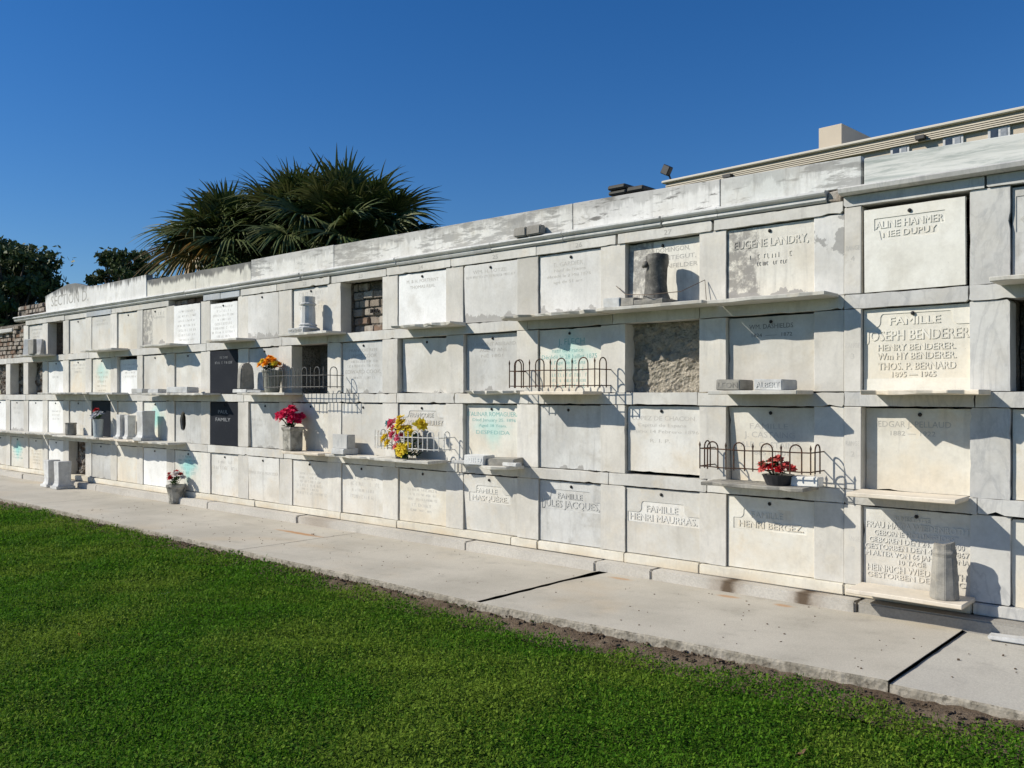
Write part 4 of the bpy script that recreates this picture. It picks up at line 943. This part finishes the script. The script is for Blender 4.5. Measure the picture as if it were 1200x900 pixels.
# pail with red rose and ribbon
o = tag(obj('flower_pail', (lambda b: (lathe(b, [(.07,0),(.073,.01),(.085,.29),(.09,.30),(.08,.297)], 20), b)[1])(bmesh.new()), 'blue_pot', smooth=False), 'bluish-grey pail in front of the dark tablet', 'pail'); o.location = base_at(115,1,-.17)
b_ = base_at(115,1,-.18); bouquet((b_[0], b_[1], b_[2]+.30), 'red rose with pale ribbon leaves in the bluish pail', [((-.0,-.03,.15),.065,'rose',24), ((-.11,0,.10),.06,'ribbon',10), ((.11,0,.10),.06,'ribbon',10), ((-.12,-.02,.03),.05,'ribbon',10), ((.02,-.08,.04),.09,'ribbon',12)], .15, .06, 20)
# vase on the path
g_ = gnd(206,590); o = empty('path_vase', (g_.x, g_.y, 0), 'mottled stone vase standing on the path against the kerb', 'vase')
bm = bmesh.new(); lathe(bm, [(.098,0),(.104,.02),(.10,.06),(.115,.15),(.13,.225),(.143,.25),(.14,.28),(.112,.28),(.10,.24)], 14, .004); obj('vase_body', bm, 'stone_grn', o, smooth=False)
bouquet((g_.x, g_.y, .28), 'red and white flowers in the mottled vase on the path', cluster(8,.19,.1,.1,.2,.06,['rose','whitepetal','rose','whitepetal'],18,3), .12, .1, 50)

# ------------------------------------------------------------------ ground, path, lawn
def struct(o): o['kind'] = 'structure'; return o
bm = bmesh.new(); v = [bm.verts.new(p) for p in ((-400,-300,-.088), (300,-300,-.088), (300,400,-.088), (-400,400,-.088))]; bm.faces.new(v); struct(obj('ground', bm, 'ground'))
# pavement in cast lengths; front edge measured from the photograph
PX = [XA-6, -14.05, -8.26, -4.765, -1.735, WALLX1+6]
FR = [-1.66, -1.62, -1.70, -1.74, -1.60, -1.60]
for k, (a, b) in enumerate(zip(PX, PX[1:])):
    z = [-.004, .0, .002, .010, -.004][k]; n = 24; bm = bmesh.new(); rg = random.Random(k)
    fa = FR[k] - (.035 if k == 3 else 0); fb = FR[k+1] - (.0 if k == 3 else 0); n = max(24, int((b-a)/.05))
    fr = [(a+.006+(b-a-.012)*i/n, fa+(fb-fa)*i/n + rg.uniform(-.0015,.0015) + .012*mnoise.noise(Vector((i*.21, k*9, 0)))) for i in range(n+1)]
    t = [bm.verts.new((x, y, z)) for x, y in fr]; e = [bm.verts.new((x, y-.006, z-.014)) for x, y in fr]; q = [bm.verts.new((x, y-.012+.012*mnoise.noise(Vector((x*5, k, 7))), -.2)) for x, y in fr]
    r0 = bm.verts.new((b-.006, .0, z)); r1 = bm.verts.new((a+.006, .0, z)); s0 = bm.verts.new((b-.006,.0,-.2)); s1 = bm.verts.new((a+.006,.0,-.2))
    bm.faces.new(t + [r0, r1])
    for i in range(n): f = bm.faces.new((t[i], e[i], e[i+1], t[i+1])); f.material_index = 1; f = bm.faces.new((e[i], q[i], q[i+1], e[i+1])); f.material_index = 1
    f = bm.faces.new((t[-1], e[-1], q[-1], s0, r0)); f.material_index = 1; f = bm.faces.new((t[0], r1, s1, q[0], e[0])); f.material_index = 1
    bmesh.ops.recalc_face_normals(bm, faces=bm.faces[:])
    o = struct(obj('path', bm, 'pavement_grey' if k == 4 else 'pavement')); o.data.materials.append(M['paveedge'])
# joints
for k, x in enumerate(PX[1:-1]):
    bm = bmesh.new(); rg = random.Random(k+5); n = 14; w = [.004,.005,.026,.012][k]; y0 = FR[k+1]-.015
    L = [bm.verts.new((x-w*rg.uniform(.7,1.3), y0+(-.155-y0)*i/n, [.001,.003,.010,.004][k]+.001)) for i in range(n+1)]
    Rr = [bm.verts.new((x+w*rg.uniform(.7,1.3) + (.05*max(0,(i-9))/5 if k == 2 else 0), y0+(-.155-y0)*i/n, [.001,.003,.010,.004][k]+.001)) for i in range(n+1)]
    for i in range(n): bm.faces.new((L[i], Rr[i], Rr[i+1], L[i+1]))
    bmesh.ops.solidify(bm, geom=bm.faces[:], thickness=.012)
    struct(obj('path_joint', bm, 'soiljoint' if k == 2 else 'joint'))
# soil strip along the path
bm = bmesh.new(); nx, ny = 520, 14; g = []
for i in range(nx+1):
    x = -24 + 27*i/nx; row = []
    for k in range(ny+1):
        y = -1.55 - .55*k/ny
        z = -.052 + .020*mnoise.fractal(Vector((x*7, y*7, 3)), .8, 2.0, 5) + .012*mnoise.noise(Vector((x*19, y*19, 8))) - .032*max(0, (k-6)/8)
        row.append(bm.verts.new((x, y, z)))
    g.append(row)
for i in range(nx):
    for k in range(ny): bm.faces.new((g[i][k], g[i][k+1], g[i+1][k+1], g[i+1][k]))
struct(obj('soil_strip', bm, 'soil', smooth=True))
# lawn: small clover and grass leaves
def lawn():
    rs = np.random.default_rng(5)
    def edge(x):   # ragged lawn edge
        base = -1.71 - .20*np.exp(-((x+4.2)/1.9)**2) - .05*np.exp(-((x+1.0)/.8)**2) + .06*np.clip((-x-8)/4, 0, 1)
        return base + .035*np.sin(x*5.1)+.03*np.sin(x*11.3+1)+.02*np.sin(x*23+2)
    P = []; Sz = []
    def scatter(n, size, dmin, dmax):
        u = rs.uniform(-.66, .66, n*6); d = np.sqrt(rs.uniform(dmin**2, dmax**2, n*6))
        x = d*(AX[0]+u*RX[0]); y = -CAMD + d*(AX[1]+u*RX[1])
        thin = rs.uniform(0, 1, len(x)) < np.clip((edge(x)-y)/.16, .0, 1)**1.0 + .0
        k = (y < edge(x)+.0) & thin; x, y = x[k][:n], y[k][:n]
        P.append(np.stack([x, y], 1)); Sz.append(size*rs.uniform(.65, 1.35, len(x)))
    scatter(125000, .0145, 3.0, 5.2); scatter(110000, .0155, 5.2, 8.0); scatter(80000, .020, 8.0, 13.0); scatter(50000, .026, 13.0, 22.0)
    # sparse weeds on the soil
    n = 900; x = rs.uniform(-9, 0, n); c = rs.integers(0, 26, n); cx = rs.uniform(-9, 0, 26); x = cx[c] + rs.normal(0, .06, n); y = -1.76 + rs.uniform(-.1,.02,26)[c] + rs.normal(0, .02, n)
    P.append(np.stack([x, y], 1)); Sz.append(rs.uniform(.006, .012, n))
    P = np.concatenate(P); S_ = np.concatenate(Sz); n = len(P)
    # patchy height
    hgt = .016 + .016*(np.sin(P[:,0]*2.3+np.sin(P[:,1]*3.1)) * np.sin(P[:,1]*2.7+1.3*np.sin(P[:,0]*1.7)) + 1) + .010*np.sin(P[:,0]*9+2*np.sin(P[:,1]*7))
    z = -.082 + np.clip(hgt, .006, .06)*rs.uniform(-.1, 1.6, n)
    yaw = rs.uniform(0, 2*np.pi, n); tilt = np.abs(rs.normal(0, .75, n)); blade = rs.uniform(0, 1, n) < .26
    tilt = np.where(blade, rs.uniform(.9, 1.4, n), tilt)
    L = np.where(blade, S_*2.0, S_); W = np.where(blade, S_*.16, S_*.50)
    dx = np.stack([np.cos(yaw)*np.cos(tilt), np.sin(yaw)*np.cos(tilt), np.sin(tilt)], 1)
    sx_ = np.stack([-np.sin(yaw), np.cos(yaw), np.zeros(n)], 1)
    nrm = np.cross(dx, sx_)
    c0 = np.stack([P[:,0], P[:,1], z], 1)
    v = np.stack([c0, c0+dx*(L*.55)[:,None]+sx_*W[:,None]+nrm*(L*.12)[:,None], c0+dx*L[:,None]-nrm*(L*.08)[:,None], c0+dx*(L*.55)[:,None]-sx_*W[:,None]+nrm*(L*.12)[:,None]], 1).reshape(-1, 3)
    me = bpy.data.meshes.new('grass'); me.vertices.add(4*n); me.vertices.foreach_set('co', v.ravel())
    me.loops.add(4*n); me.loops.foreach_set('vertex_index', np.arange(4*n, dtype=np.int32))
    me.polygons.add(n); me.polygons.foreach_set('loop_start', np.arange(0, 4*n, 4, dtype=np.int32)); me.update(calc_edges=True)
    o = link('grass', me, 'lawn'); tag(o, 'short dense green clover lawn in front of the path', 'grass', kind='stuff')
lawn()
# grit and leaf crumbs on the soil and the path
bm = bmesh.new(); rg = random.Random(21)
for k in range(1500):
    x = rg.uniform(-13, 0); on = rg.random() < .13
    y = rg.uniform(-1.6, -.2) if on else -1.68 - abs(rg.gauss(0, .10)); z = (.0115 if -4.7 < x < -1.75 else .002) if on else -.045
    r = rg.uniform(.003, .007) if on else rg.uniform(.004, .014)
    m = Matrix.Translation((x, y, z)) @ Matrix.Rotation(rg.uniform(0,3), 4, 'Z') @ Matrix.Rotation(rg.uniform(-.4,.4), 4, 'X')
    box(bm, -r, r, -r*rg.uniform(.4,.9), r*.6, -r*.5, r*rg.uniform(.2,.6), r*.3, m)
tag(obj('grit', bm, 'soil'), 'loose grit and crumbs along the path edge', 'grit', kind='stuff')
# scraps on lawn and path
def scrap(px, py, L, mat, label, z=-.055, name='fallen_leaf'):
    p = gnd(px, py, z); bm = bmesh.new(); n = 5; rg = random.Random(px)
    a = rg.uniform(0, 3); d = Vector((math.cos(a), math.sin(a), .12)); s = Vector((-d.y, d.x, 0))
    U = [bm.verts.new(d*L*(i/n-.5)+s*L*.22*math.sin(math.pi*(i+.15)/(n+.3))+Vector((0,0,.012*rg.random()))) for i in range(n+1)]
    V = [bm.verts.new(d*L*(i/n-.5)-s*L*.22*math.sin(math.pi*(i+.15)/(n+.3))+Vector((0,0,.012*rg.random()+.008))) for i in range(n+1)]
    for i in range(n): bm.faces.new((U[i], U[i+1], V[i+1], V[i]))
    bmesh.ops.solidify(bm, geom=bm.faces[:], thickness=.002)
    o = obj(name, bm, mat); o.location = p; tag(o, label, 'litter'); return o
scrap(93, 744, .06, 'redlitter', 'small red scrap lying on the lawn at left', name='red_scrap')
scrap(192, 697, .09, 'whitelitter', 'curled white leaf lying on the lawn at left')
scrap(938, 885, .08, 'litter', 'curled brown leaf on the lawn near the bottom edge')
scrap(367, 627, .07, 'litter', 'small dark leaf on the path left of the first cross joint', .006)
scrap(626, 762, .05, 'litter', 'dry leaf at the lawn edge below the long path slab', -.08)

# ------------------------------------------------------------------ palm behind the wall
def palm(px, py, depth, label, N, seed, oldp, Lr, Rr, tilt=0.0):
    base = atd(px, py, depth); cz = base.z
    o = empty('palm_tree', (base.x, base.y, -.125), label, 'tree', 'fan palms behind the wall')
    H = cz + .125
    bm = bmesh.new(); tube(bm, [(0,0,0), (.03,0,H*.5), (0,.02,H*.9), (0,0,H)], [.26,.2,.19,.24], 14); obj('trunk', bm, 'bark', o, smooth=True)
    rg = random.Random(seed)
    for f in range(N):
        az = f*2.39996 + rg.uniform(-.15,.15); e = 1.42 - 1.85*((f+.5)/N)**.85 + rg.uniform(-.1,.1)
        Lp = rg.uniform(*Lr)*(1-.36*max(0, math.sin(e))); R0 = rg.uniform(*Rr)
        d = Vector((math.cos(az)*math.cos(e), math.sin(az)*math.cos(e), math.sin(e)))
        tip = Vector((0,0,H)) + d*Lp + Vector((0,0,-.12*Lp*math.cos(e)))
        fd = (d + Vector((0,0,-.30*math.cos(e)))).normalized()
        sd = fd.cross(Vector((0,0,1)))
        if sd.length < .1: sd = Vector((math.sin(az), -math.cos(az), 0))
        sd.normalize(); up = sd.cross(fd).normalized(); tw = rg.uniform(-.8,.8)
        sd, up = sd*math.cos(tw)+up*math.sin(tw), up*math.cos(tw)-sd*math.sin(tw)
        old = e < .35 and rg.random() < oldp
        fr = bmesh.new(); ns = 36
        for k in range(ns):
            a = (k/(ns-1)-.5)*R_(225) + rg.uniform(-.02,.02); ld = fd*math.cos(a)+sd*math.sin(a)
            L = R0*(.62+.38*math.cos(a*.62))*rg.uniform(.84,1.1); droop = rg.uniform(.15,.85)
            if rg.random() < .06: L *= .6
            prev = None; nrm = (up*.9 + fd*.1).normalized(); cr = ld.cross(nrm).normalized()
            for j, (q, w) in enumerate(((.02,.008), (.35,.028), (.58,.025), (.80,.014), (1.0,.002))):
                p = tip + ld*L*q + up*(.12*math.sin(q*2)*(1-abs(a)*.3)) - Vector((0,0,droop*L*max(0,q-.42)**1.3))
                tri = [fr.verts.new(p-cr*w), fr.verts.new(p+nrm*w*.55), fr.verts.new(p+cr*w)]
                if prev:
                    fr.faces.new((prev[0], prev[1], tri[1], tri[0])); fr.faces.new((prev[1], prev[2], tri[2], tri[1]))
                prev = tri
        fo = obj('frond', fr, 'palm_old' if old else 'palm', o)
        pet = bmesh.new(); tube(pet, [(0,0,H-.05), tuple(Vector((0,0,H))+d*Lp*.5+Vector((0,0,.04))), tuple(tip)], [.025,.016,.01], 5); obj('stalk', pet, 'palm_stalk', fo)
palm(408, 286, 17.0, 'large fan palm with dense dark crown, rightmost of the three palms', 80, 11, .04, (.7,1.5), (.8,1.1))
palm(346, 278, 17.6, 'middle fan palm whose crown merges with the large one', 64, 31, .05, (.6,1.25), (.85,1.15))
palm(264, 286, 17.4, 'lower fan palm with some yellowing fronds, leftmost of the three palms', 40, 23, .30, (.45,.9), (.85,1.15))

# ------------------------------------------------------------------ oaks far left
def tree(px, py, depth, crown_r, squash, label, nl=15000, seed=1, leaf=.13):
    c = atd(px, py, depth); rg = random.Random(seed); rs = np.random.default_rng(seed)
    o = empty('oak_tree', (c.x, c.y, -.125), label, 'tree', 'dark trees behind the far end of the wall')
    H = c.z+.125; bm = bmesh.new(); tube(bm, [(0,0,0), (.15,.1,H*.3), (-.1,0,H*.6), (0,0,H)], [.5,.4,.3,.15], 10)
    centers = []
    for k in range(64):
        a = rg.uniform(0,2*math.pi); q = rg.random()**.5; z = rg.uniform(-.75,1)
        R0 = crown_r*math.sqrt(max(.05,1-z*z*.8)); p = Vector((R0*q*math.cos(a), R0*q*math.sin(a), H+z*crown_r*squash)); centers.append(p)
        s = Vector((0,0,H*rg.uniform(.35,.7))); m = s.lerp(p,.5)+Vector((0,0,.4))
        tube(bm, [s, m, p], [.12,.07,.02], 5)
    obj('trunk', bm, 'bark', o, smooth=True)
    P = np.concatenate([np.array(p)+rs.normal(0,1,(nl//64,3))*np.array([1,1,.6])*crown_r*rg.uniform(.06,.14) for p in centers]); n = len(P)
    d = rs.normal(0,1,(n,3)); d /= np.linalg.norm(d,axis=1)[:,None]; e = np.cross(d, rs.normal(0,1,(n,3))); e /= np.linalg.norm(e,axis=1)[:,None]
    s = leaf*rs.uniform(.6,1.4,n)[:,None]
    v = np.stack([P-d*s, P+e*s*.5, P+d*s, P-e*s*.5],1).reshape(-1,3)
    me = bpy.data.meshes.new('crown'); me.vertices.add(4*n); me.vertices.foreach_set('co', v.ravel()); me.loops.add(4*n); me.loops.foreach_set('vertex_index', np.arange(4*n,dtype=np.int32))
    me.polygons.add(n); me.polygons.foreach_set('loop_start', np.arange(0,4*n,4,dtype=np.int32)); me.update(calc_edges=True); link('crown', me, 'oak', o)
tree(10, 362, 44, 3.0, .98, 'large dark oak at the far left behind the ruined brickwork', 15000, 3, .15)
tree(-34, 330, 50, 3.0, .8, 'tall dark oak cut by the left edge of the picture', 13000, 5, .15)
tree(148, 324, 46, 1.75, .68, 'smaller dark oak between the section sign and the palm', 9000, 9, .11)
tree(66, 374, 52, 1.7, .7, 'low dark oak just left of the section sign', 9000, 12, .12)

# ------------------------------------------------------------------ beige building behind on the right
Y0 = 9.0; P0 = at(770, 212, Y0); ang = math.atan2(-.061, .998)
bld = empty('beige_building', (P0.x, P0.y, -.125), 'beige building with a siding eave and small windows behind the wall', 'building', rz=ang)
ZT = P0.z+.125
def bp(name, bm, mat, parent=None, **k): return obj(name, bm, mat, parent or bld, **k)
Lb = 26.0
bm = bmesh.new(); box(bm, .15, Lb, .205, 12, 0, ZT-.215); bp('wall', bm, 'stucco')
bm = bmesh.new(); n = 4; z1 = ZT-.088; hh = .135/n     # lapped siding on the eave
for k in range(n):
    zt = z1-hh*k; prism_pts = [(.14,zt-.003), (.122,zt-hh), (.20,zt-hh), (.20,zt-.003)]
    a = [bm.verts.new((.12, y, z)) for y, z in prism_pts]; b = [bm.verts.new((Lb, y, z)) for y, z in prism_pts]
    bm.faces.new(a[::-1]); bm.faces.new(b)
    for i in range(4): bm.faces.new((a[i], b[i], b[(i+1) % 4], a[(i+1) % 4]))
bmesh.ops.recalc_face_normals(bm, faces=bm.faces[:]); bp('eave', bm, 'siding')
bm = bmesh.new(); box(bm, .13, Lb, .15, .4, ZT-.087, ZT-.052); bp('frieze', bm, 'siding')
bm = bmesh.new(); box(bm, .05, Lb, .075, 12, ZT-.05, ZT, 0); rf = bp('roof', bm, 'trim', bevel=.012)
def lx(px, py): 
    p = at(px, py, Y0-.2); return (p.x-P0.x)/math.cos(ang)
cx0, cx1 = lx(957,150)-.40, lx(980,150)-.40
bm = bmesh.new(); box(bm, cx0, cx1+.1, .9, 3.4, ZT+.002, ZT+.62); ch = bp('chimney', bm, 'stucco', rf, bevel=.01)
bm = bmesh.new(); box(bm, cx0+.15, cx1-.05, 1.1, 1.5, ZT+.622, ZT+.68); bp('chimney_cap', bm, 'redcap', rf)
zt = ZT-.228
for a, b in ((1034,1056),(1096,1120),(1149,1175),(1193,1222)):
    xa, xb = lx(a,160)+.1, lx(b,160)+.1; xm = xa+(xb-xa)*.52
    bm = bmesh.new(); box(bm, xa, xb, .165, .204, zt-.75, zt); f = bp('window', bm, 'blind')
    bm = bmesh.new(); box(bm, xa+.04, xm-.02, .157, .164, zt-.7, zt-.03); bp('pane', bm, 'glass', f)
    bm = bmesh.new(); box(bm, xm+.02, xb-.04, .157, .164, zt-.7, zt-.03); bp('pane', bm, 'pane', f)
bm = bmesh.new(); box(bm, lx(848,200)-.1, lx(852,200)+.0, .02, .13, ZT-.20, ZT-.14); bp('eave_lamp', bm, 'blackmetal')
bm = bmesh.new(); box(bm, lx(1074,152)-.0, lx(1081,152)+.05, .02, .13, ZT-.20, ZT-.14); bp('eave_lamp', bm, 'blackmetal')
# floodlight on the roof corner
p = at(787, 206, Y0+.3); o = empty('roof_floodlight', (p.x, p.y, ZT-.125), 'small black floodlight on the corner of the beige roof', 'floodlight')
bm = bmesh.new(); tube(bm, [(0,0,0), (-.06,0,.16)], .018, 6); obj('lamp_arm', bm, 'blackmetal', o)
bm = bmesh.new(); box(bm, -.09,.09,-.08,.06,-.10,.10,.0, Matrix.Translation((-.10,-.02,.26)) @ Matrix.Rotation(.5,4,'Y')); obj('lamp_head', bm, 'blackmetal', o, bevel=.015)
# dark vents on the wall's roof
for k, (px, py, w, h, lab) in enumerate(((730,229,.105,.12,'larger double-stacked dark metal vent on top of the marble wall'), (752,226,.095,.075,'lower flat dark metal vent right of the double-stacked one'))):
    p = at(px, py, .6); o = empty('roof_vent', (p.x, .62, 3.16), lab, 'roof vent', 'vents on top of the wall')
    z = p.z-3.16
    bm = bmesh.new(); box(bm, -w*.7, w*.7, -.1, .06, 0, z-.01); obj('vent_base', bm, 'vent', o, bevel=.01)
    bm = bmesh.new()
    if k == 0: box(bm, -w, w, -.13, .09, z-.008, z+.035)
    box(bm, -w*.95, w*1.05, -.15, .1, z+(.04 if k == 0 else -.005), z+(.085 if k == 0 else .045)); obj('vent_hood', bm, 'vent', o, bevel=.014)

# ------------------------------------------------------------------ light and camera
EL, AZ = R_(34.3), R_(45.5)
w = bpy.data.worlds.new('World'); sc.world = w; w.use_nodes = True; nt = w.node_tree
sky = nt.nodes.new('ShaderNodeTexSky'); sky.sky_type = 'NISHITA'; sky.sun_disc = False; sky.sun_elevation = EL; sky.sun_rotation = R_(-134.5)
sky.air_density = 1.15; sky.dust_density = .0; sky.ozone_density = 4.5; sky.altitude = 0
hs = nt.nodes.new('ShaderNodeHueSaturation'); hs.inputs['Saturation'].default_value = 1.28; hs.inputs['Value'].default_value = 1.12
nt.links.new(sky.outputs[0], hs.inputs['Color']); mx = nt.nodes.new('ShaderNodeMix'); mx.data_type = 'RGBA'; mx.blend_type = 'MULTIPLY'; mx.inputs[0].default_value = 1.0; mx.inputs[7].default_value = (.68, .79, 1.0, 1)
nt.links.new(hs.outputs[0], mx.inputs[6]); nt.links.new(mx.outputs[2], nt.nodes['Background'].inputs[0]); nt.nodes['Background'].inputs[1].default_value = .080
sun = bpy.data.lights.new('sun', 'SUN'); sun.energy = 5.0; sun.angle = R_(.53); sun.color = (1.0, .94, .82)
so = bpy.data.objects.new('sun', sun); COL.objects.link(so); so.location = (-10,-20,15)
so.rotation_euler = Vector((math.sin(AZ)*math.cos(EL), math.cos(AZ)*math.cos(EL), -math.sin(EL))).to_track_quat('-Z', 'Y').to_euler()
cam = bpy.data.cameras.new('camera'); co = bpy.data.objects.new('camera', cam); COL.objects.link(co)
co.location = (0, -CAMD, EYE); co.rotation_euler = (math.pi/2, 0, YAW)
cam.sensor_width = 36; cam.lens = 36*F/1200; cam.shift_y = (HY-450)/1200; cam.clip_end = 2000; cam.clip_start = .05
sc.camera = co
vs = sc.view_settings; vs.view_transform = 'Standard'; vs.look = 'None'; vs.exposure = 0.10; vs.gamma = 1.0; vs.use_curve_mapping = False
